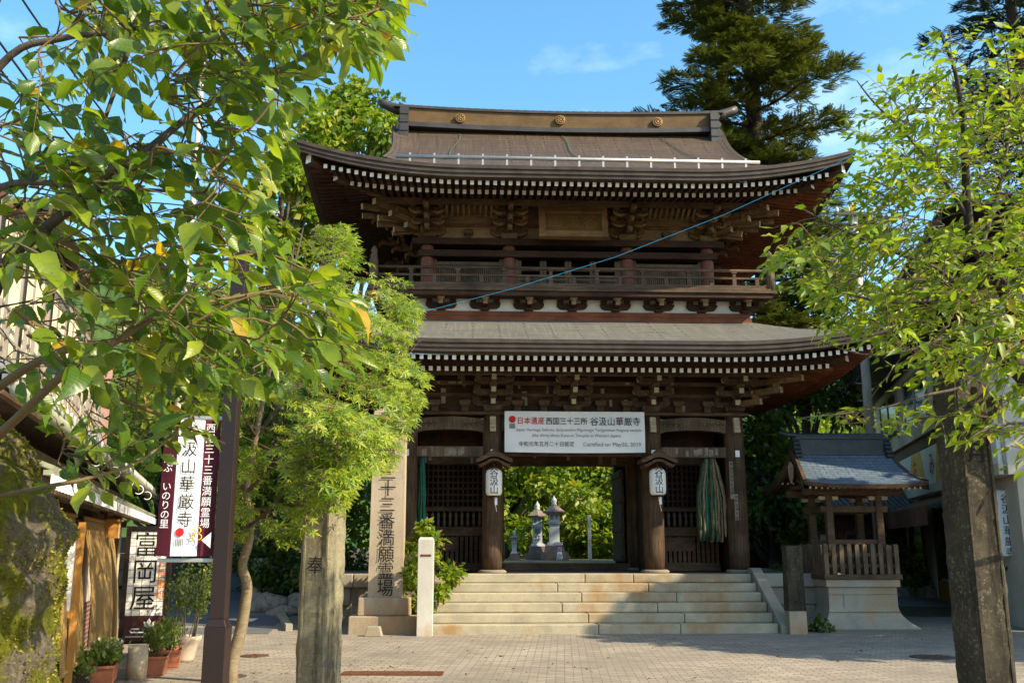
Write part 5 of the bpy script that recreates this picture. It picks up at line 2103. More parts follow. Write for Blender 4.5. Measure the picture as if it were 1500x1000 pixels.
e.lathe([(.118, .2), (.10, .33), (.075, .36)], (0, -.012, 0), M['white_ink'], 14)
e.build('bib', js)
e = MB()
e.cbox(0, 0, 0, .16, .16, 2.0, M['white_stone'], .95)
o = e.build('stone_post', None, label='slim white stone post beside a dark trunk behind the gate', cat='stone post')
o.location = (3.5, 44, 1.0)

def rock(x, y, r, label, seed, z=None, flat=.7, grp='garden rocks by the lane', mat='rock'):
    bm = bmesh.new()
    bmesh.ops.create_icosphere(bm, subdivisions=3, radius=1)
    for v in bm.verts:
        d = 1 + .35 * noise.noise(v.co * 1.1 + Vector((seed, 0, 0))) + .12 * noise.noise(v.co * 3 + Vector((seed, 5, 0)))
        v.co = Vector((v.co.x * d * r * 1.2, v.co.y * d * r, v.co.z * d * r * flat))
    me = bpy.data.meshes.new('rock')
    bm.to_mesh(me); bm.free()
    me.materials.append(M[mat])
    o = bpy.data.objects.new('rock', me)
    COL.objects.link(o)
    o.location = (x, y, (ground_z(x, y) if z is None else z) + r * flat * .35)
    tag(o, label, 'rock', grp)
    return o


rock(-5.6, 22.6, .42, 'brownish rock under the dark shrubs beside the lane', 1)
rock(-5.05, 22.0, .33, 'pale flat rock lowest at the lane edge', 2, flat=.5)
rock(-4.55, 22.6, .5, 'largest dark rock behind the lane edge, left of the monument', 3)
rock(-3.95, 21.6, .4, 'rounded rock next to the retaining wall of the platform', 4)
rock(-3.5, 20.9, .32, 'mossy rock directly behind the monument base', 5)
rock(11.2, 28.4, .34, 'grey rock under the yellow green shrub by the shop', 6, grp='rocks by the shop')
rock(12.0, 28.2, .4, 'broad rock under the right end of the yellow green shrub', 7, grp='rocks by the shop')
kb = [(-4.3, 19.2), (-4.55, 20.0), (-4.8, 20.9), (-5.15, 21.9), (-5.6, 23.0)]
e = MB()
for (a_, b_) in zip(kb[:-1], kb[1:]):
    za, zb3 = ground_z(*a_) + .05, ground_z(*b_) + .05
    e.beam((a_[0], a_[1], za), (b_[0], b_[1], zb3), .13, .16, M['granite'])
e.build('kerb', kind='structure')
sp = MB()
sp.cbox(0, 0, 0, .2, .2, 1.0, M['white_stone'], .96)
o = sp.build('stone_post', None, label='narrow whitish marker stone under the dark shrubs beside the lane', cat='stone post')
o.location = (-6.15, 23.8, ground_z(-6.15, 23.8))
# retaining wall of rough stones along the far side of the lane
lw = thing('stone_wall', 'rough stone retaining wall beyond the lane behind the potted shrub', 'stone wall', (-9.5, 27.0, .6), rad(62))
for r_ in range(3):
    for i in range(12):
        e = MB()
        x = -3 + .75 * i + (.35 if r_ % 2 else 0)
        e.cbox(x, R.uniform(-.03, .03), r_ * .42, .73, .5, .40, M['wall_stone'], .94)
        e.build('wall_stone', lw, bevel=.04)

# ------------------------------------------------------------------ trees and plants
RH_V = [(0, 0, 0), (-.32, .5, .07), (0, 1, 0), (.32, .5, .07)]
RH_F = [(0, 2, 1), (0, 3, 2)]
BIG_V = [(0, -.16, .03), (0, 0, 0), (-.19, .16, .05), (.19, .16, .05), (0, .30, -.01), (-.285, .40, .06), (.285, .40, .06), (0, .60, -.035),
         (-.235, .66, .02), (.235, .66, .02), (0, .84, -.09), (-.11, .86, -.06), (.11, .86, -.06), (0, 1.04, -.17), (-.012, -.16, .03), (.012, -.16, .03), (-.012, 0, 0), (.012, 0, 0)]
BIG_F = [(1, 2, 4), (1, 4, 3), (4, 2, 5), (4, 5, 7), (4, 7, 6), (4, 6, 3), (7, 5, 8), (7, 8, 10), (7, 10, 9), (7, 9, 6), (10, 8, 11), (10, 11, 13), (10, 13, 12), (10, 12, 9),
         (14, 16, 17), (14, 17, 15)]
BIG_F = [f[::-1] for f in BIG_F]
MID_V = [(0, -.14, .02), (0, 0, 0), (-.24, .30, .06), (.24, .30, .06), (0, .5, -.01), (-.20, .66, .04), (.20, .66, .04), (0, 1.05, -.10)]
MID_F = [(1, 4, 2), (1, 3, 4), (4, 5, 2), (4, 3, 6), (4, 7, 5), (4, 6, 7)]
ST_V = [(0, 0, 0)]
ST_F = []
_lob = [(-115, .55), (-62, .85), (0, 1.0), (62, .85), (115, .55)]
for i_, (a_, r_) in enumerate(_lob):
    t_ = rad(a_)
    c_ = len(ST_V)
    ST_V += [(math.sin(t_ - .32) * r_ * .42, math.cos(t_ - .32) * r_ * .42, .0), (math.sin(t_) * r_, math.cos(t_) * r_, -.10), (math.sin(t_ + .32) * r_ * .42, math.cos(t_ + .32) * r_ * .42, .0)]
    ST_F += [(0, c_ + 1, c_), (0, c_ + 2, c_ + 1)]
SPRAY_V, SPRAY_F = [], []
for i_ in range(9):                      # a needle spray: a twig with flat side shoots
    y_ = .1 * i_
    for s_ in (-1, 1):
        L_ = .36 * (1 - .07 * i_)
        c_ = len(SPRAY_V)
        SPRAY_V += [(0, y_, 0), (s_ * L_ * .55, y_ + .10, .03), (s_ * L_, y_ + .26, -.02), (s_ * L_ * .45, y_ + .20, .02)]
        SPRAY_F += [(c_, c_ + 1, c_ + 2, c_ + 3)]


def leaves(name, parent, P, T, N, S, tmpl, mat, uv=False, kind=None, off=(0, 0, 0)):
    """one mesh of many leaves; P positions, T leaf axes, N leaf normals, S lengths"""
    tv, tf = np.array(tmpl[0], float), tmpl[1]
    rg_ = np.random.default_rng(len(P))
    P = np.asarray(P, float) - np.array(off); T = np.asarray(T, float); N = np.asarray(N, float); S = np.asarray(S, float)
    T = T / np.linalg.norm(T, axis=1, keepdims=True)
    B = np.cross(T, N)
    B /= np.linalg.norm(B, axis=1, keepdims=True) + 1e-9
    N = np.cross(B, T)
    n, k = len(P), len(tv)
    W0 = np.repeat(tv[None], n, 0)
    if uv or k == 8:                                           # every leaf with its own curl, twist and breadth
        curl, tw, wd, wv = rg_.normal(0, .28, n), rg_.normal(0, .5, n), rg_.uniform(.72, 1.2, n), rg_.uniform(0, 6.28, n)
        X, Yy, Z = W0[:, :, 0] * wd[:, None], W0[:, :, 1], W0[:, :, 2]
        Z = Z * rg_.uniform(.4, 2.2, n)[:, None] - curl[:, None] * Yy ** 2 + .03 * np.sin(Yy * 9 + wv[:, None]) * np.sign(X)
        a_ = tw[:, None] * Yy
        W0 = np.stack([X * np.cos(a_) + Z * np.sin(a_), Yy, Z * np.cos(a_) - X * np.sin(a_)], 2)
    V = (P[:, None, :] + S[:, None, None] * (W0[:, :, 0, None] * B[:, None, :] + W0[:, :, 1, None] * T[:, None, :] + W0[:, :, 2, None] * N[:, None, :])).reshape(-1, 3)
    fl = np.concatenate([np.array(f) for f in tf])
    ls = np.array([len(f) for f in tf])
    loops = (fl[None, :] + (np.arange(n) * k)[:, None]).ravel()
    tot = np.tile(ls, n)
    start = np.concatenate([[0], np.cumsum(tot)[:-1]])
    me = bpy.data.meshes.new(name)
    me.vertices.add(len(V)); me.vertices.foreach_set('co', V.ravel())
    me.loops.add(len(loops)); me.loops.foreach_set('vertex_index', loops.astype(np.int32))
    me.polygons.add(len(tot)); me.polygons.foreach_set('loop_start', start.astype(np.int32)); me.polygons.foreach_set('loop_total', tot.astype(np.int32))
    if uv:
        ul = me.uv_layers.new(name='UVMap')
        ul.data.foreach_set('uv', np.tile(tv[fl][:, :2], (n, 1)).ravel())
    me.materials.append(mat)
    me.update(calc_edges=True)
    o = bpy.data.objects.new(name, me)
    COL.objects.link(o)
    o.parent = parent
    return tag(o, kind=kind)


def unit(v): return v / (np.linalg.norm(v, axis=-1, keepdims=True) + 1e-9)


M['leaf_bg1'] = leaf_mat('bright_maple_leaf', [(0, (.08, .15, .012)), (.45, (.15, .23, .018)), (.85, (.22, .28, .022)), (1, (.33, .26, .03))], (1.5, 1.5, .8))
M['leaf_bg2'] = leaf_mat('mid_green_leaf', [(0, (.035, .075, .012)), (.5, (.065, .115, .018)), (1, (.13, .16, .03))], (1.4, 1.6, .8))
M['leaf_bg3'] = leaf_mat('dark_green_leaf', [(0, (.022, .048, .010)), (.6, (.045, .085, .016)), (1, (.09, .13, .025))], (1.2, 1.5, .8), tfac=.25)
M['leaf_cherry'] = leaf_mat('cherry_leaf', [(0, (.075, .135, .009)), (.5, (.155, .22, .012)), (.93, (.25, .29, .018)), (.985, (.30, .24, .02))], (1.6, 1.7, .8), tfac=.45)
M['leaf_maple'] = leaf_mat('young_maple_leaf', [(0, (.06, .12, .007)), (.4, (.14, .215, .009)), (.8, (.23, .295, .012)), (.97, (.30, .33, .02)), (1, (.28, .15, .04))], (1.5, 1.5, .7), tfac=.38)
M['needle'] = leaf_mat('fir_needle_spray', [(0, (.03, .052, .010)), (.5, (.10, .125, .02)), (1, (.21, .20, .035))], (1.1, 1.2, .8), tfac=.2)
M['needle_dark'] = leaf_mat('dark_needle_spray', [(0, (.012, .024, .010)), (.6, (.026, .042, .014)), (1, (.05, .062, .02))], (1.1, 1.2, .8), tfac=.15)
M['herb'] = leaf_mat('herb_leaf', [(0, (.07, .12, .02)), (.6, (.16, .22, .04)), (1, (.26, .28, .06))], (1.3, 1.5, .8))
M['petal'] = leaf_mat('flower_petal', [(0, (.72, .68, .48)), (.8, (.80, .76, .55)), (.86, (.6, .06, .03)), (1, (.65, .09, .03))], (1, 1, 1))
M['moss'] = leaf_mat('moss_tuft', [(0, (.09, .10, .008)), (.5, (.22, .21, .015)), (1, (.36, .31, .03))], (1.1, 1.2, .6), tfac=.2, rough=.9)
M['bark'] = wood('grey_bark', (.045, .035, .026), (.15, .12, .09), 1.5, (6, 6, 1.2), .9)
M['bark_light'] = wood('pale_smooth_bark', (.16, .115, .07), (.33, .26, .17), 1.5, (2, 2, 5), .85, grime=(.13, .11, .055))
M['bark_dark'] = wood('dark_bark', (.02, .015, .012), (.075, .058, .042), 1.5, (6, 6, 1.2), .9)
M['twig'] = paint('greenish_brown_twig', (.13, .09, .038), .7, .2, var=.3, scale=6)


def big_leaf_mat():
    t = NT('large_veined_leaf')
    g = t.n('ShaderNodeNewGeometry')
    col = t.ramp(g.outputs['Random Per Island'], [(0, (.035, .08, .006)), (.3, (.08, .145, .008)), (.65, (.15, .215, .010)), (.98, (.26, .29, .015)), (.985, (.46, .27, .015)), (1, (.52, .30, .02))])
    uv = t.n('ShaderNodeUVMap')
    sp = t.n('ShaderNodeSeparateXYZ')
    t.l(uv.outputs[0], sp.inputs[0])
    def mth(op, a, b=None, c=None):
        x = t.n('ShaderNodeMath', operation=op)
        for i, v in enumerate((a, b, c)):
            if v is None: continue
            if hasattr(v, 'links'): t.l(v, x.inputs[i])
            else: x.inputs[i].default_value = v
        return x.outputs[0]
    ax = mth('ABSOLUTE', sp.outputs[0])
    ph = mth('MULTIPLY', mth('SUBTRACT', sp.outputs[1], mth('MULTIPLY', ax, .75)), 9.0)
    fr = mth('ABSOLUTE', mth('SUBTRACT', mth('FRACT', ph), .5))
    vein = mth('MAXIMUM', mth('LESS_THAN', fr, .075), mth('LESS_THAN', ax, .011))
    n = t.noise(t.coord(), 22, 4, .65)
    spots = t.ramp(t.noise(t.coord(), 60, 2, .5), [(.70, 0.0), (.74, .7)])
    c = t.mix(t.ramp(n, [(.35, 0.0), (.7, .45)]), col, (.05, .10, .012))
    c = t.mix(mth('MULTIPLY', vein, .16), c, (.25, .32, .07))
    c = t.mix(spots, c, (.10, .06, .015))
    t.done(c, .36, t.bump(fr, .18, .003), .45)
    tr = t.n('ShaderNodeBsdfTranslucent')
    t.l(t.mix(1.0, c, (1.9, 1.9, .7), 'MULTIPLY'), tr.inputs[0])
    ms = t.n('ShaderNodeMixShader'); ms.inputs[0].default_value = .42
    t.l(t.b.outputs[0], ms.inputs[1]); t.l(tr.outputs[0], ms.inputs[2])
    t.l(ms.outputs[0], t.t.nodes['Material Output'].inputs[0])
    return t.m


M['leaf_big'] = big_leaf_mat()


def broadleaf(name, label, base, top, spread, first, nleaf, size, leaf, bark='bark', seed=1, lobes=22, cat='tree', group=None, trunk_r=None, lean=(0, 0), flat=.75, tmpl=(RH_V, RH_F)):
    """trunk, limbs running to leafy clumps, leaves spread in the clumps"""
    r = random.Random(seed)
    g = np.random.default_rng(seed)
    base = Vector(base)
    h = top - base.z
    t = thing(name, label, cat, base, 0, group)
    tr = trunk_r or h * .02
    e = MB()
    tp = [Vector((0, 0, -.15))]
    for k in range(1, 8):
        q = k / 7
        tp.append(Vector((lean[0] * q + r.uniform(-.04, .04) * h * .3 * q, lean[1] * q + r.uniform(-.04, .04) * h * .3 * q, h * .86 * q)))
    e.tube(tp, [tr * (1.25 - 1.1 * k / 7) for k in range(8)], M[bark], 9)
    cs, rs = [], []
    for i in range(lobes):
        q = first + (1 - first) * ((i + r.random()) / lobes)
        env = math.sin(min(1, (q - first) / (1 - first) * .86 + .16) * math.pi) ** .65
        a = i * 2.4 + r.uniform(-.4, .4)
        R_ = spread * env * math.sqrt(r.uniform(.12, 1))
        lr = spread * r.uniform(.26, .42) * (.65 + .35 * env)
        k = min(7, max(1, int(q * 7)))
        c = tp[k] * 1.0
        c = Vector((c.x + R_ * math.cos(a), c.y + R_ * math.sin(a), h * q - lr * .4))
        cs.append(c); rs.append(lr)
        st = tp[max(1, k - 2)]
        mid = st.lerp(c, .5) + Vector((r.uniform(-.1, .1) * spread, r.uniform(-.1, .1) * spread, -.06 * spread))
        e.tube([st, mid, c], [tr * .42, tr * .25, tr * .07], M[bark], 6)
    e.build('trunk', t)
    w = np.array(rs) ** 2
    idx = g.choice(lobes, nleaf, p=w / w.sum())
    d = unit(g.normal(size=(nleaf, 3)))
    rad_ = np.array(rs)[idx] * (g.random(nleaf) ** .45) * (1 + .25 * g.normal(size=nleaf) * .5)
    P = np.array(cs)[idx] + d * rad_[:, None] * np.array([1, 1, flat])
    P += .10 * spread * np.sin(P[:, [1, 2, 0]] * 5.1 / spread + seed)
    P[:, 2] = np.maximum(P[:, 2], .05)
    T = unit(d * .8 + g.normal(size=(nleaf, 3)) * .6 + np.array([0, 0, -.35]))
    N = unit(g.normal(size=(nleaf, 3)) * .55 + np.array([0, 0, 1.0]) + d * .5)
    leaves('crown', t, P, T, N, size * (.65 + .7 * g.random(nleaf)), tmpl, M[leaf])
    return t


def gz(x, y): return ground_z(x, y)


def tree_at(px, py, Y, **kw):
    """tree whose top is seen at (px,py), standing Y metres north"""
    p = ray_point(px, py, Y)
    return dict(base=(p.x, Y, gz(p.x, Y)), top=p.z, **kw)


GB = 'broadleaf trees behind the gate'
broadleaf('tree', 'tall broadleaf tree rising behind the left end of the upper roof', **tree_at(515, 125, 36, spread=3.0, first=.68, nleaf=9500, size=.32, leaf='leaf_bg1', seed=3, lobes=30), group=GB)
broadleaf('tree', 'broadleaf tree peeping out left of the upper roof corner', **tree_at(420, 205, 33, spread=1.5, first=.72, nleaf=3600, size=.28, leaf='leaf_bg1', seed=4, lobes=18), group=GB)
broadleaf('tree', 'light green tree just behind the left side of the young maple', **tree_at(345, 385, 24, spread=2.6, first=.25, nleaf=7000, size=.2, leaf='leaf_bg1', seed=5), group='trees beside the lane')
broadleaf('tree', 'yellow green tree beside the lane behind the steel pole', **tree_at(262, 400, 27, spread=2.6, first=.25, nleaf=6000, size=.24, leaf='leaf_bg1', seed=6), group='trees beside the lane')
broadleaf('tree', 'green tree at the lane between the marker stone and the gate', **tree_at(470, 560, 27.5, spread=2.3, first=.3, nleaf=5500, size=.2, leaf='leaf_bg1', seed=7), group='trees beside the lane')
broadleaf('tree', 'green tree furthest up the lane', **tree_at(315, 590, 48, spread=3.6, first=.35, nleaf=6000, size=.3, leaf='leaf_bg1', seed=8), group='trees beside the lane')
GP = 'maples in the temple ground behind the gate'
TM = (ST_V, ST_F)
broadleaf('maple_tree', 'bright maple left in the gate passage, over the low stone lantern', **tree_at(745, 560, 50, spread=4.6, first=.22, nleaf=9000, size=.36, leaf='leaf_bg1', seed=11, lobes=30, flat=.45, bark='bark_dark'), group=GP)
broadleaf('maple_tree', 'bright maple with a dark forked trunk right in the gate passage', **tree_at(872, 620, 53, spread=3.8, first=.28, nleaf=8000, size=.3, leaf='leaf_bg1', seed=12, lobes=28, flat=.4, bark='bark_dark', trunk_r=.2), group=GP)
broadleaf('maple_tree', 'deeper green maple behind the two tall stone lanterns', **tree_at(805, 590, 62, spread=5.2, first=.15, nleaf=9000, size=.42, leaf='leaf_bg1', seed=13, lobes=30, flat=.5), group=GP)
broadleaf('maple_tree', 'low bright maple beside the slim white post in the gate passage', **tree_at(905, 740, 50, spread=2.6, first=.1, nleaf=5000, size=.3, leaf='leaf_bg1', seed=14, lobes=18, flat=.5), group=GP)
broadleaf('tree', 'mid green wood edge tree filling the back of the gate passage', **tree_at(850, 560, 78, spread=9, first=.05, nleaf=9000, size=.6, leaf='leaf_bg2', seed=15, lobes=34), group=GP)
broadleaf('tree', 'dark leafed tree standing close behind the right gate corner', **tree_at(1125, 600, 27.5, spread=1.35, first=.25, nleaf=5000, size=.2, leaf='leaf_bg2', seed=16, lobes=26, bark='bark_dark', trunk_r=.2), group='trees behind the pavilion')
for i, (px, py, Y, sp_, lf, lab) in enumerate(((1180, 600, 44, 3.4, 'leaf_bg1', 'sunlit bushy tree on the slope left of the concrete pole'), (1238, 560, 52, 4.2, 'leaf_bg1', 'tall sunlit tree on the slope directly behind the concrete pole'),
                                               (1300, 610, 46, 3.0, 'leaf_bg1', 'bright bushy tree on the slope between the pole and the shop'), (1150, 560, 60, 4.2, 'leaf_bg2', 'mid green tree high on the slope by the eaves'),
                                               (1345, 500, 62, 5.0, 'leaf_bg2', 'mid green tree above the roof of the souvenir shop'), (1225, 640, 40, 2.4, 'leaf_bg1', 'lowest sunlit bush like tree above the pavilion ridge'))):
    broadleaf('tree', lab, **tree_at(px, py, Y, spread=sp_, first=.15, nleaf=7000, size=.3 if lf == 'leaf_bg1' else .34, leaf=lf, seed=30 + i, lobes=26), group='trees on the slope behind the pavilion')
broadleaf('tree', 'leafy tree between the balcony corner and the young cherry tree', **tree_at(1165, 395, 33, spread=2.4, first=.55, nleaf=6000, size=.24, leaf='leaf_bg2', seed=41, lobes=18), group='trees on the slope behind the pavilion')


# fir trees ------------------------------------------------------
def fir(name, label, base, top, spread, first, seed, mat, dens=1.0, group=None, tr=.42):
    r = random.Random(seed)
    g = np.random.default_rng(seed)
    base = Vector(base)
    h = top - base.z
    t = thing(name, label, 'fir tree', base, 0, group)
    e = MB()
    e.tube([(0, 0, -.2), (.1, 0, h * .3), (.0, .1, h * .6), (.05, 0, h)], [tr, tr * .8, tr * .5, .03], M['bark_dark'], 10)
    P, T, N, S = [], [], [], []
    z = h * first
    while z < h * .985:
        q = (z - h * first) / (h * (1 - first))
        L0 = spread * (1 - q) ** .6 * (.80 + .2 * math.sin(z * 1.3))
        for b in range(r.choice((4, 5, 5))):
            a = r.uniform(0, 6.283)
            L = L0 * r.uniform(.55, 1.1)
            if L < .3: continue
            d = Vector((math.cos(a), math.sin(a), 0))
            pts = []
            for k in range(7):
                u = k / 6
                pts.append(Vector((0, 0, z)) + d * L * u + Vector((0, 0, L * (.22 * u - .42 * u * u + .16 * u ** 3))) + Vector((r.uniform(-.03, .03), r.uniform(-.03, .03), r.uniform(-.02, .02))) * L)
            e.tube(pts, [max(.012, .075 * (L / spread) * (1 - k / 6.5)) for k in range(7)], M['bark_dark'], 5)
            side = d.cross(Vector((0, 0, 1)))
            ns = int(L * 22 * dens)
            for k in range(ns):
                u = .22 + .78 * (k + r.random()) / ns
                p = pts[min(5, int(u * 6))].lerp(pts[min(6, int(u * 6) + 1)], (u * 6) % 1)
                w = L * .30 * (1.05 - u) + .25
                s = r.uniform(-1, 1)
                off = side * w * s + Vector((0, 0, -.10 * abs(s) * w + r.uniform(-.12, .16)))
                P.append(p + off)
                T.append(d * (1 - .5 * abs(s)) + side * s * .9 + Vector((r.uniform(-.5, .5), r.uniform(-.5, .5), r.uniform(-.35, .45))))
                N.append(Vector((r.uniform(-.35, .35), r.uniform(-.35, .35), 1)))
                S.append(r.uniform(.24, .48))
        z += r.uniform(.42, .75)
    e.build('trunk', t)
    leaves('crown', t, [tuple(p) for p in P], [tuple(p) for p in T], [tuple(p) for p in N], S, (SPRAY_V, SPRAY_F), M[mat])
    return t


p_ = ray_point(1107, 235, 31)
fir('fir_tree', 'huge dark fir with tiered branches behind the right half of the roof', (p_.x, 31, .6), 36, 5.2, .2, 5, 'needle', 2.2)
p_ = ray_point(1500, 150, 34)
fir('fir_tree', 'dark narrow fir at the upper right corner, behind the cherry tree', (p_.x, 34, .3), 36, 5.0, .2, 6, 'needle_dark', 1.2)

# shrubs ----------------------------------------------------------
GS = 'garden shrubs'
broadleaf('shrub', 'light green bush squeezed between the monument and the whitish post', (-1.78, 19.35, .02), 2.05, .62, .12, 2600, .12, 'leaf_bg1', seed=51, lobes=16, cat='shrub', group=GS)
broadleaf('shrub', 'dark shrub behind the marker stone beside the lane', (-6.0, 24.6, gz(0, 24.6)), gz(0, 24.6) + 1.5, 1.1, .08, 3200, .15, 'leaf_bg2', seed=52, lobes=18, cat='shrub', group=GS)
broadleaf('shrub', 'clipped dark shrub left of the platform wall', (-4.3, 24.2, gz(0, 24.2)), gz(0, 24.2) + 1.3, 1.3, .08, 3400, .13, 'leaf_bg2', seed=53, lobes=16, cat='shrub', group=GS)
broadleaf('shrub', 'yellow green shrub with orange tips beside the shop door', (11.5, 28.9, gz(11.5, 28.9)), gz(11.5, 28.9) + 1.65, 1.05, .1, 3200, .11, 'leaf_bg1', seed=54, lobes=16, cat='shrub', group=GS)
broadleaf('shrub', 'low hedge like shrub right of the gate corner', (6.9, 23.2, gz(6.9, 23.2)), gz(6.9, 23.2) + 1.2, .85, .05, 2600, .1, 'leaf_bg2', seed=55, lobes=14, cat='shrub', group=GS)
broadleaf('shrub', 'tall dark shrub at the right picture edge in front of the shop', (11.1, 22.0, gz(11, 22)), 4.2, 1.35, .1, 9000, .12, 'leaf_bg3', seed=56, lobes=30, cat='shrub', group=GS)
broadleaf('shrub', 'small weed at the foot of the pavilion base', (5.85, 19.0, 0), .28, .28, .05, 300, .09, 'leaf_bg2', seed=57, lobes=6, cat='shrub', group=GS)

broadleaf('tree', 'round broadleaf tree just outside the picture at the right, shading the stairs', (14.4, 14.0, 0), 10.0, 3.4, .45, 12000, .36, 'leaf_bg2', seed=58, lobes=24, group=None)


def potted(x, y, z0, rx, ry, h, n, size, mat, seed, label, rz=0, tm=(RH_V, RH_F), up=.6, petals=0):
    g = np.random.default_rng(seed)
    t = thing('potted_plant', label, 'plant', (x, y, z0), rz, 'potted plants before the restaurant')
    e = MB()
    nst = 16
    st = []
    for i in range(nst):
        a = g.uniform(-1, 1) * rx * .7; b_ = g.uniform(-1, 1) * ry * .7
        tip = Vector((a * 1.5 + g.normal() * .03, b_ * 1.5 + g.normal() * .03, h * g.uniform(.6, 1)))
        bs = Vector((a * .7, b_ * .7, 0))
        md = bs.lerp(tip, .5) + Vector((g.normal() * .02, g.normal() * .02, .02))
        e.tube([bs, md, tip], [.006, .005, .003], M['bark_light'] if h > .7 else M['twig'], 5)
        st.append((bs, md, tip))
    e.build('stem', t)
    P, T, N, S = [], [], [], []
    for i in range(n):
        bs, md, tip = st[int(g.integers(nst))]
        u = g.uniform(.25, 1) ** .7
        p = (bs.lerp(md, u * 2) if u < .5 else md.lerp(tip, u * 2 - 1)) + Vector(g.normal(size=3) * .035 * (1 + h))
        P.append(tuple(p)); T.append(tuple(Vector(g.normal(size=3)) * .7 + Vector((0, 0, up)))); N.append(tuple(Vector(g.normal(size=3)) * .6 + Vector((0, -.4, 1)))); S.append(size * g.uniform(.6, 1.3))
    leaves('foliage', t, P, T, N, S, tm, M[mat])
    if petals:
        k = g.choice(n, petals)
        leaves('blossoms', t, [(P[i][0], P[i][1], P[i][2] + .04) for i in k for _ in range(4)], [tuple(g.normal(size=3) + np.array([0, 0, .3])) for i in k for _ in range(4)],
               [(0, -.3, 1)] * (4 * petals), [.05] * (4 * petals), (RH_V, RH_F), M['petal'])


potted(-4.83, 11.9, .2, .36, .11, .26, 420, .075, 'herb', 61, 'leafy white and red flowering plants in the nearest planter', pa, petals=36)
potted(-4.55, 12.85, .2, .33, .11, .42, 800, .05, 'herb', 62, 'feathery grey green herbs in the planter beside the stump', pa, up=1)
potted(-4.62, 13.55, .2, .29, .11, .42, 900, .045, 'herb', 63, 'dense green herbs in the small far planter', pa, up=1)
potted(-4.66, 14.2, .33, .30, .30, 1.05, 1300, .05, 'herb', 64, 'tall airy light green shrub growing in the round beige pot', 0, up=.9)
potted(-4.98, 11.2, .1, .34, .3, .42, 520, .09, 'herb', 65, 'low rosette of bright leaves on the ground before the mossy trunk', 0, petals=10)


# trees built limb by limb -------------------------------------------
def limb(e, pts, r0, r1, mat, n=7):
    """smooth limb through the given points; returns its axis points"""
    out = []
    P = [Vector(p) for p in pts]
    for i in range(len(P) - 1):
        p0, p1, p2, p3 = P[max(0, i - 1)], P[i], P[i + 1], P[min(len(P) - 1, i + 2)]
        for k in range(6):
            t = k / 6
            out.append(.5 * ((2 * p1) + (p2 - p0) * t + (2 * p0 - 5 * p1 + 4 * p2 - p3) * t * t + (3 * p1 - p0 - 3 * p2 + p3) * t ** 3))
    out.append(P[-1])
    m = len(out)
    e.tube(out, [r0 + (r1 - r0) * i / (m - 1) for i in range(m)], mat, n)
    return out


def image_of(p):
    c, n = math.cos(TH), math.sin(TH)
    d = max(.2, p.y * c + (p.z - 1.6) * n)
    return 750 + 1400 * p.x / d, 500 - 1400 * ((p.z - 1.6) * c - p.y * n) / d


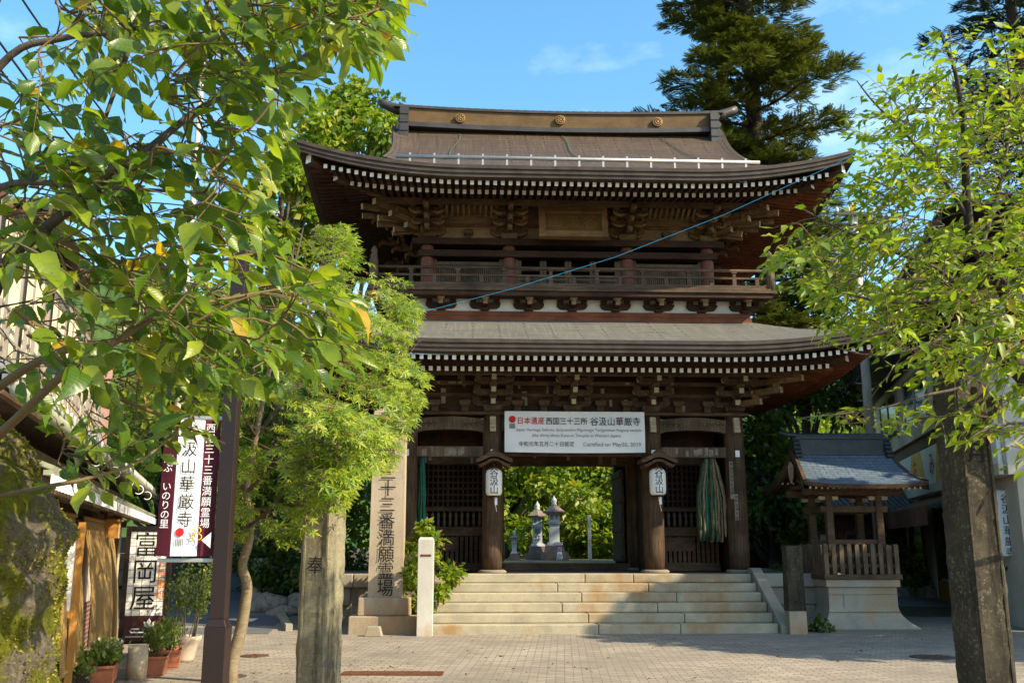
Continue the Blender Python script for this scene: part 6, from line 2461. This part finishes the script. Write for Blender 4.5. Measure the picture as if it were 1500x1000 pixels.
class Tree:
    def __init__(s, name, label, base, cat='tree', outline=None):
        s.outline = outline
        s.base = Vector(base)
        s.t = thing(name, label, cat, base)
        s.e = MB()
        s.tw = MB()
        s.nodes = []
        s.P, s.T, s.N, s.S = [], [], [], []

    def w(s, p): return Vector(p) - s.base

    def main(s, pts, r0, r1, mat):
        ax = limb(s.e, [s.w(p) for p in pts], r0, r1, mat)
        s.nodes += [(p, r0 + (r1 - r0) * i / len(ax)) for i, p in enumerate(ax)]
        return ax

    def joint(s, p, zdown=True):
        best, bd = None, 1e9
        for q, r in s.nodes:
            d = (q - p).length + (.6 * max(0, q.z - p.z) if zdown else 0)
            if d < bd: best, bd = q, d
        return best

    def twig(s, p, d, L, rnd, nleaf, size, mat, droop=.25, join=True, r0=.006, hang=.45, planar=.6, axis=None, start=.12):
        """a shoot at world point p running along d, leaves set alternately along it"""
        d = Vector(d).normalized()
        for _ in range(4):                                     # pruned to the crown's outline
            tip = Vector(p) + d * L - Vector((0, 0, droop * L))
            if s.outline is None or in_poly(*image_of(tip), s.outline): break
            L *= .6; nleaf = max(2, int(nleaf * .65))
        p = s.w(p)
        if join:
            q = s.joint(p)
            if q is not None and (q - p).length > .02:
                m = q.lerp(p, .55) + Vector((rnd.gauss(0, .03), rnd.gauss(0, .03), rnd.gauss(.01, .03))) * (q - p).length
                ax = limb(s.tw, [q, m, p, p + d * L * .3], r0 * 1.35, r0, mat, 5)
                s.nodes += [(a, r0) for a in ax[2::5]]
        pts = [p + d * (L * t) - Vector((0, 0, droop * L * t * t)) + Vector((rnd.gauss(0, .012), rnd.gauss(0, .012), rnd.gauss(0, .012))) * L for t in np.linspace(0, 1, 6)]
        s.tw.tube(pts, [r0 * (1 - .75 * k / 5) for k in range(6)], mat, 5)
        side = d.cross(Vector((0, 0, 1)))
        if side.length < .1: side = Vector((1, 0, 0))
        side.normalize()
        for i in range(nleaf):
            t = start + (1 - start) * (i + .5 * rnd.random()) / nleaf
            k = min(4, int(t * 5))
            q = pts[k].lerp(pts[k + 1], t * 5 - k)
            sg_ = -1 if i % 2 else 1
            T = d * .55 + side * sg_ * rnd.uniform(.3, 1.0) + Vector((rnd.gauss(0, .2), rnd.gauss(0, .2), -hang + rnd.gauss(0, .25)))
            if i == nleaf - 1: T = d + Vector((0, 0, -hang))
            N = Vector((rnd.gauss(0, planar), rnd.gauss(0, planar) - .15, 1.0))
            if axis: N += Vector(axis)
            s.P.append(tuple(q + T.normalized() * size * .15)); s.T.append(tuple(T)); s.N.append(tuple(N)); s.S.append(size * rnd.uniform(.62, 1.2))

    def finish(s, tmpl, leafmat, uv=False):
        if s.outline:
            keep = [i for i, p in enumerate(s.P) if in_poly(*image_of(Vector(p) + s.base + Vector(s.T[i]).normalized() * s.S[i] * .6), s.outline)]
            s.P, s.T, s.N, s.S = ([v[i] for i in keep] for v in (s.P, s.T, s.N, s.S))
        s.e.build('trunk', s.t)
        s.tw.build('twigs', s.t)
        leaves('foliage', s.t, s.P, s.T, s.N, s.S, tmpl, M[leafmat], uv)


def in_poly(x, y, poly):
    c = False
    j = len(poly) - 1
    for i in range(len(poly)):
        xi, yi = poly[i]; xj, yj = poly[j]
        if (yi > y) != (yj > y) and x < (xj - xi) * (y - yi) / (yj - yi) + xi: c = not c
        j = i
    return c


def sample(rnd, poly, n):
    xs = [p[0] for p in poly]; ys = [p[1] for p in poly]
    out = []
    while len(out) < n:
        x, y = rnd.uniform(min(xs), max(xs)), rnd.uniform(min(ys), max(ys))
        if in_poly(x, y, poly): out.append((x, y))
    return out


RP = ray_point
# the mossy tree at the left edge
rnd = random.Random(21)
mt = Tree('mossy_tree', 'old tree with a moss covered trunk and large veined leaves filling the upper left', (-1.52, 2.7, 0), outline=[(-900, -900), (900, -900), (640, -60), (610, 25), (590, 70), (560, 105), (480, 140), (430, 190), (445, 250), (400, 300), (398, 350), (470, 380), (545, 440), (545, 540), (480, 570), (400, 590), (335, 600), (320, 635), (265, 665), (215, 715), (130, 745), (60, 730), (-900, 760)])
mains = [
    ([(-60, 610, 2.6), (0, 405, 2.45), (60, 340, 2.35), (130, 285, 2.3), (210, 225, 2.35), (300, 155, 2.45), (390, 115, 2.55), (480, 62, 2.65), (560, 22, 2.75)], .019, .003),
    ([(-50, 600, 2.55), (60, 527, 2.4), (150, 502, 2.35), (260, 492, 2.45), (390, 512, 2.55), (520, 533, 2.65)], .013, .003),
    ([(-50, 680, 2.6), (25, 612, 2.3), (100, 542, 2.2), (170, 500, 2.2), (250, 455, 2.3), (340, 436, 2.4), (470, 413, 2.5)], .013, .003),
    ([(-75, 600, 2.6), (-70, 380, 2.4), (0, 275, 2.25), (150, 276, 2.2), (300, 282, 2.3)], .016, .003),
    ([(-80, 600, 2.65), (-110, 300, 2.6), (0, 97, 2.5), (90, 57, 2.5), (190, 46, 2.5), (330, 30, 2.6), (470, 12, 2.7)], .015, .003),
    ([(-110, 300, 2.6), (40, -90, 2.5), (200, -70, 2.4), (195, 40, 2.4), (175, 112, 2.4), (148, 195, 2.4), (142, 262, 2.4)], .014, .003),
    ([(130, 285, 2.3), (190, 232, 2.3), (300, 222, 2.4), (420, 224, 2.5)], .008, .003),
    ([(-55, 740, 2.6), (-10, 728, 2.4), (70, 712, 2.2), (130, 700, 2.2), (210, 672, 2.3), (290, 600, 2.4)], .007, .0025),
    ([(60, 527, 2.4), (150, 572, 2.3), (240, 610, 2.35), (330, 650, 2.4)], .008, .003),
    ([(40, -90, 2.5), (250, -60, 2.55), (330, 55, 2.6), (400, 128, 2.6), (445, 155, 2.6)], .010, .003),
    ([(60, 340, 2.35), (160, 380, 2.35), (260, 392, 2.4), (380, 372, 2.5), (440, 392, 2.5)], .008, .003),
]
for pts, r0, r1 in mains:
    mt.main([RP(*p) for p in pts], r0, r1, M['bark'] if r0 > .013 else M['twig'])
# leaves straight on the thin limbs
for pts, r0, r1 in mains:
    W_ = [RP(*p) for p in pts]
    for a_, b_ in zip(W_[2:-1], W_[3:]):
        for q in range(3):
            t = rnd.random()
            mt.twig(a_.lerp(b_, t), (b_ - a_) + Vector((rnd.gauss(0, .2), rnd.gauss(0, .25), rnd.gauss(-.05, .2))), rnd.uniform(.10, .2), rnd, 3, rnd.uniform(.07, .10), M['twig'], join=False, r0=.0025, start=.3)
areas = [([(80, -60), (610, -60), (600, 25), (560, 70), (420, 85), (250, 95), (120, 60)], 155), ([(230, 95), (420, 90), (440, 150), (390, 215), (280, 215)], 40), ([(0, 60), (120, 60), (140, 200), (0, 210)], 12),
         ([(0, 200), (250, 205), (400, 240), (395, 330), (310, 420), (0, 430)], 101), ([(120, 420), (330, 420), (480, 430), (510, 520), (420, 560), (140, 530)], 87), ([(0, 430), (120, 430), (120, 560), (0, 560)], 14), ([(160, 545), (330, 555), (320, 620), (230, 660), (140, 620)], 29),
         ([(440, -50), (600, -50), (560, 60), (490, 90)], 27), ([(80, 640), (210, 640), (220, 690), (130, 720)], 8)]
for poly, n in areas:
    for (x, y) in sample(rnd, poly, n):
        Y = (rnd.uniform(2.0, 2.5) if rnd.random() < .5 else rnd.uniform(2.5, 3.5)) if y < 520 else rnd.uniform(2.7, 3.5)
        mt.twig(RP(x - 30, y - 12, Y), (rnd.gauss(.8, .5), rnd.gauss(.0, .5), rnd.gauss(-.12, .35)), rnd.uniform(.2, .36), rnd, rnd.choice((4, 5, 6, 7)), rnd.choice((.055, .065, .075, .088)), M['twig'], r0=.0022, planar=.75)
# the trunk: a broad displaced column with moss cushions


def moss_trunk():
    t = NT('mossy_bark')
    co = t.coord()
    n = t.noise(co, 5.5, 8, .7)
    f = t.noise(co, 55, 9, .8)
    bark = t.ramp(f, [(.3, (.075, .055, .038)), (.55, (.20, .165, .12)), (.75, (.40, .36, .27))])
    mossc = t.ramp(f, [(.3, (.035, .045, .006)), (.55, (.18, .18, .015)), (.75, (.34, .30, .035))])
    c = t.mix(t.ramp(n, [(.42, 0.0), (.52, 1.0)]), bark, mossc)
    return t.done(c, .95, t.bump(f, 1.0, .03, t.bump(n, .6, .05)), .1)


M['mossy_bark'] = moss_trunk()
tk = [RP(-75, 1180, 2.75), RP(-72, 1000, 2.7), RP(-66, 880, 2.68), RP(-60, 780, 2.66), RP(-62, 690, 2.64), RP(-85, 600, 2.62), RP(-110, 500, 2.6)]
tk = [Vector((-1.52, 2.7, -.1))] + tk
rad_t = [.34, .27, .255, .255, .265, .205, .135, .11]


def tfn(u, v):
    s_ = v * (len(tk) - 1)
    i = min(len(tk) - 2, int(s_))
    f = s_ - i
    f2 = f * f * (3 - 2 * f)
    c = tk[i].lerp(tk[i + 1], f)
    r = rad_t[i] + (rad_t[i + 1] - rad_t[i]) * f2
    a = u * 2 * math.pi
    p = Vector((math.cos(a) * r, math.sin(a) * r, 0))
    q = c + p
    r2 = 1 + .15 * noise.fractal(q * 4.2, 1, 2, 4) + .06 * noise.noise(q * 14) + .045 * noise.ridged_multi_fractal(q * 9, 1, 2, 4, 1, 2)
    return tuple(c + p * r2 - mt.base)


mt.e.grid(tfn, 140, 300, M['mossy_bark'], flip=False)
MP, MT_, MN, MS = [], [], [], []
for i in range(42000):
    u, v = rnd.random(), rnd.uniform(.05, .93)
    p = Vector(tfn(u, v))
    if noise.fractal((p + mt.base) * 5.5, 1, 2, 4) < -.02: continue
    o = Vector((math.cos(u * 6.283), math.sin(u * 6.283), 0))
    MP.append(tuple(p - o * .004)); MT_.append(tuple(o + Vector((rnd.gauss(0, .7), rnd.gauss(0, .7), rnd.gauss(.1, .7))))); MN.append((rnd.gauss(0, 1), rnd.gauss(0, 1), rnd.gauss(0, 1))); MS.append(rnd.uniform(.005, .014))
leaves('moss', mt.t, MP, MT_, MN, MS, (RH_V, RH_F), M['moss'], kind='stuff')
mt.finish((BIG_V, BIG_F), 'leaf_big', True)

# the cherry tree at the right edge
rnd = random.Random(22)
ch = Tree('cherry_tree', 'leafy cherry tree with dark limbs reaching in from the right edge', (5.35, 7.0, 0), outline=[(1375, 15), (1345, 75), (1255, 90), (1225, 180), (1240, 250), (1180, 285), (1105, 330), (1115, 420), (1190, 455), (1180, 500), (1270, 520), (1290, 560), (1160, 590), (1160, 620), (1270, 620), (1300, 640), (1430, 660), (1440, 700), (1800, 760), (1800, -300), (1380, -100)])
cmains = [
    ([(5.35, 7.0, -.1), (5.25, 7.0, .9), RP(1640, 740, 7.0), RP(1560, 620, 6.9), RP(1500, 548, 6.8), RP(1455, 505, 6.75), RP(1428, 458, 6.7), RP(1412, 425, 6.7)], .13, .035),
    ([RP(1640, 740, 7.0), RP(1570, 590, 7.1), RP(1500, 485, 7.1), RP(1470, 422, 7.0), RP(1435, 370, 6.9), RP(1418, 320, 6.9), RP(1412, 200, 6.8), RP(1400, 110, 6.7), RP(1375, 45, 6.6)], .085, .006),
    ([RP(1412, 425, 6.7), RP(1370, 392, 6.5), RP(1300, 365, 6.3), RP(1220, 330, 6.2), RP(1165, 300, 6.1)], .02, .004),
    ([RP(1418, 320, 6.9), RP(1380, 260, 6.8), RP(1330, 200, 6.7), RP(1280, 150, 6.6), RP(1255, 118, 6.6)], .018, .004),
    ([RP(1412, 425, 6.7), RP(1360, 440, 6.2), RP(1280, 440, 6.0), RP(1200, 410, 5.9), RP(1120, 375, 5.9)], .016, .004),
    ([RP(1435, 370, 6.9), RP(1470, 250, 7.0), RP(1480, 130, 7.0), RP(1470, 60, 7.0)], .02, .004),
    ([RP(1428, 458, 6.7), RP(1370, 500, 6.4), RP(1280, 520, 6.2), RP(1200, 500, 6.2)], .015, .004),
    ([RP(1455, 505, 6.75), RP(1420, 560, 6.3), RP(1350, 580, 6.0), RP(1280, 600, 5.9), RP(1170, 612, 5.9)], .014, .003),
    ([RP(1500, 485, 7.1), RP(1540, 330, 7.4), RP(1550, 180, 7.4)], .03, .005),
    ([RP(1640, 740, 7.0), RP(1560, 640, 6.3), RP(1480, 620, 6.0), RP(1420, 640, 5.8)], .02, .004),
]
for i, (pts, r0, r1) in enumerate(cmains): ch.main(pts, r0, r1, M['bark_dark'] if r0 > .03 else M['bark'])
careas = [([(1365, 25), (1395, 60), (1420, 130), (1330, 140), (1345, 80)], 19), ([(1245, 120), (1420, 140), (1480, 60), (1580, 60), (1580, 300), (1290, 290), (1300, 220)], 230),
          ([(1215, 330), (1290, 285), (1580, 300), (1580, 460), (1200, 440), (1150, 380)], 290), ([(1200, 445), (1580, 460), (1580, 560), (1330, 530), (1280, 500)], 115), ([(1400, 550), (1580, 560), (1580, 680), (1440, 660)], 22),
          ([(1120, 330), (1210, 300), (1210, 420), (1130, 400)], 22), ([(1175, 585), (1300, 590), (1300, 620), (1180, 615)], 9), ([(1280, 560), (1420, 570), (1420, 640), (1300, 620)], 8), ([(1255, 180), (1320, 240), (1290, 330), (1250, 300)], 24)]
for poly, n in careas:
    for (x, y) in sample(rnd, poly, n):
        Y = rnd.uniform(5.4, 8.6)
        up_ = .5 if y < 300 else -.05
        ch.twig(RP(x + 25, y + 6, Y), (rnd.gauss(-.75, .5), rnd.gauss(-.1, .6), rnd.gauss(up_, .35)), rnd.uniform(.35, .62), rnd, rnd.choice((9, 11, 13)), rnd.uniform(.066, .10), M['twig'], droop=.3, r0=.0028, hang=.35)
ch.finish((MID_V, MID_F), 'leaf_cherry')

# the young maple in front of the monument
rnd = random.Random(23)
mb_ = (-3.38, 12.1, 0)
mp_ = Tree('young_maple', 'young maple with a pale bent trunk and dense bright star shaped leaves', mb_, outline=[(365, 340), (420, 340), (440, 395), (462, 330), (520, 325), (540, 385), (600, 405), (628, 465), (600, 520), (638, 555), (612, 630), (585, 690), (530, 710), (505, 760), (440, 805), (360, 805), (200, 780), (120, 600), (200, 400)])
mmains = [
    ([(-3.38, 12.1, -.1), RP(341, 965, 12.05), RP(354, 915, 12.0), RP(362, 860, 11.95), RP(355, 828, 11.9), RP(366, 785, 11.9), RP(362, 720, 11.8), RP(375, 640, 11.7), RP(395, 540, 11.6), RP(420, 450, 11.6), RP(470, 390, 11.6)], .088, .012),
    ([RP(362, 720, 11.8), RP(420, 660, 11.2), RP(480, 610, 10.6), RP(550, 590, 10.2)], .03, .006),
    ([RP(375, 640, 11.7), RP(440, 560, 11.9), RP(520, 500, 12.2), RP(590, 470, 12.4)], .028, .006),
    ([RP(362, 720, 11.8), RP(300, 650, 11.9), RP(250, 590, 12.2)], .028, .006),
    ([RP(375, 640, 11.7), RP(330, 560, 11.0), RP(300, 480, 10.4)], .024, .006),
    ([RP(352, 780, 11.9), RP(400, 740, 10.6), RP(430, 690, 9.4), RP(470, 700, 8.5)], .026, .006),
    ([RP(395, 540, 11.6), RP(440, 450, 12.8), RP(500, 400, 13.6)], .02, .005),
    ([RP(420, 450, 11.6), RP(400, 400, 11.6), RP(388, 345, 11.6)], .012, .004),
    ([RP(470, 390, 11.6), RP(490, 360, 11.6), RP(498, 328, 11.6)], .01, .003),
]
for i, (pts, r0, r1) in enumerate(mmains): mp_.main(pts, r0, r1, M['bark_light'] if i == 0 else M['bark'])
marea = [([(400, 430), (470, 395), (560, 410), (600, 440), (610, 520), (620, 600), (600, 660), (540, 680), (400, 640)], 215), ([(240, 480), (400, 450), (400, 640), (250, 640)], 86), ([(330, 640), (540, 660), (520, 740), (440, 790), (350, 790)], 117),
         ([(465, 335), (520, 335), (530, 400), (470, 410)], 32), ([(370, 350), (415, 350), (420, 410), (370, 420)], 11), ([(420, 650), (430, 590), (520, 590), (515, 690), (440, 740)], 65), ([(560, 400), (610, 420), (640, 560), (640, 610), (590, 640)], 32)]
for poly, n in marea:
    for (x, y) in sample(rnd, poly, n):
        Y = rnd.uniform(8.6, 13.6)
        if x > 560: Y = rnd.uniform(10, 12.8)
        if poly[0] == (420, 650): Y = rnd.uniform(7.6, 8.9)
        a = rnd.uniform(-.9, .9) if x > 400 else rnd.uniform(1.6, 4.6)
        d = (math.cos(a), math.sin(a) * -1, rnd.gauss(-.05, .15))
        k = Y / 11
        for q in range(3):                                            # a flat spray of three shoots
            b2 = a + (q - 1) * .55
            mp_.twig(RP(x - 12, y, Y), (math.cos(b2), -math.sin(b2), rnd.gauss(-.05, .12) if y > 420 else rnd.gauss(.5, .3)), rnd.uniform(.3, .55), rnd, 7, rnd.uniform(.07, .105), M['twig'], droop=.35, r0=.0025, hang=.45, planar=.55, axis=(.25, -.75, 0), join=q == 1)
mp_.finish((ST_V, ST_F), 'leaf_maple')

# fallen leaves on the paving
g = np.random.default_rng(77)
n = 420
X = np.concatenate([g.uniform(-6, 9, n // 2), g.normal(-2.5, 1.8, n // 4), g.normal(4.5, 2.2, n - n // 2 - n // 4)])
Y = np.concatenate([g.uniform(8, 18.5, n // 2), g.normal(12.5, 2, n // 4), g.normal(11, 3, n - n // 2 - n // 4)])
ok = Y < 18.45
X, Y = X[ok], Y[ok]
P = np.stack([X, Y, np.full(len(X), .012)], 1)
T = np.stack([g.normal(size=len(X)), g.normal(size=len(X)), g.normal(0, .12, len(X))], 1)
N = np.stack([g.normal(0, .3, len(X)), g.normal(0, .3, len(X)), np.ones(len(X))], 1)
M['dead_leaf'] = leaf_mat('fallen_leaf', [(0, (.10, .05, .02)), (.5, (.22, .12, .03)), (.8, (.35, .22, .04)), (1, (.12, .15, .03))], (1, 1, .8), tfac=.15)
o = leaves('fallen_leaves', None, P, T, N, g.uniform(.035, .07, len(X)), (MID_V, MID_F), M['dead_leaf'], kind='stuff')
tag(o, 'small brown and yellow fallen leaves scattered over the paving', 'fallen leaves')
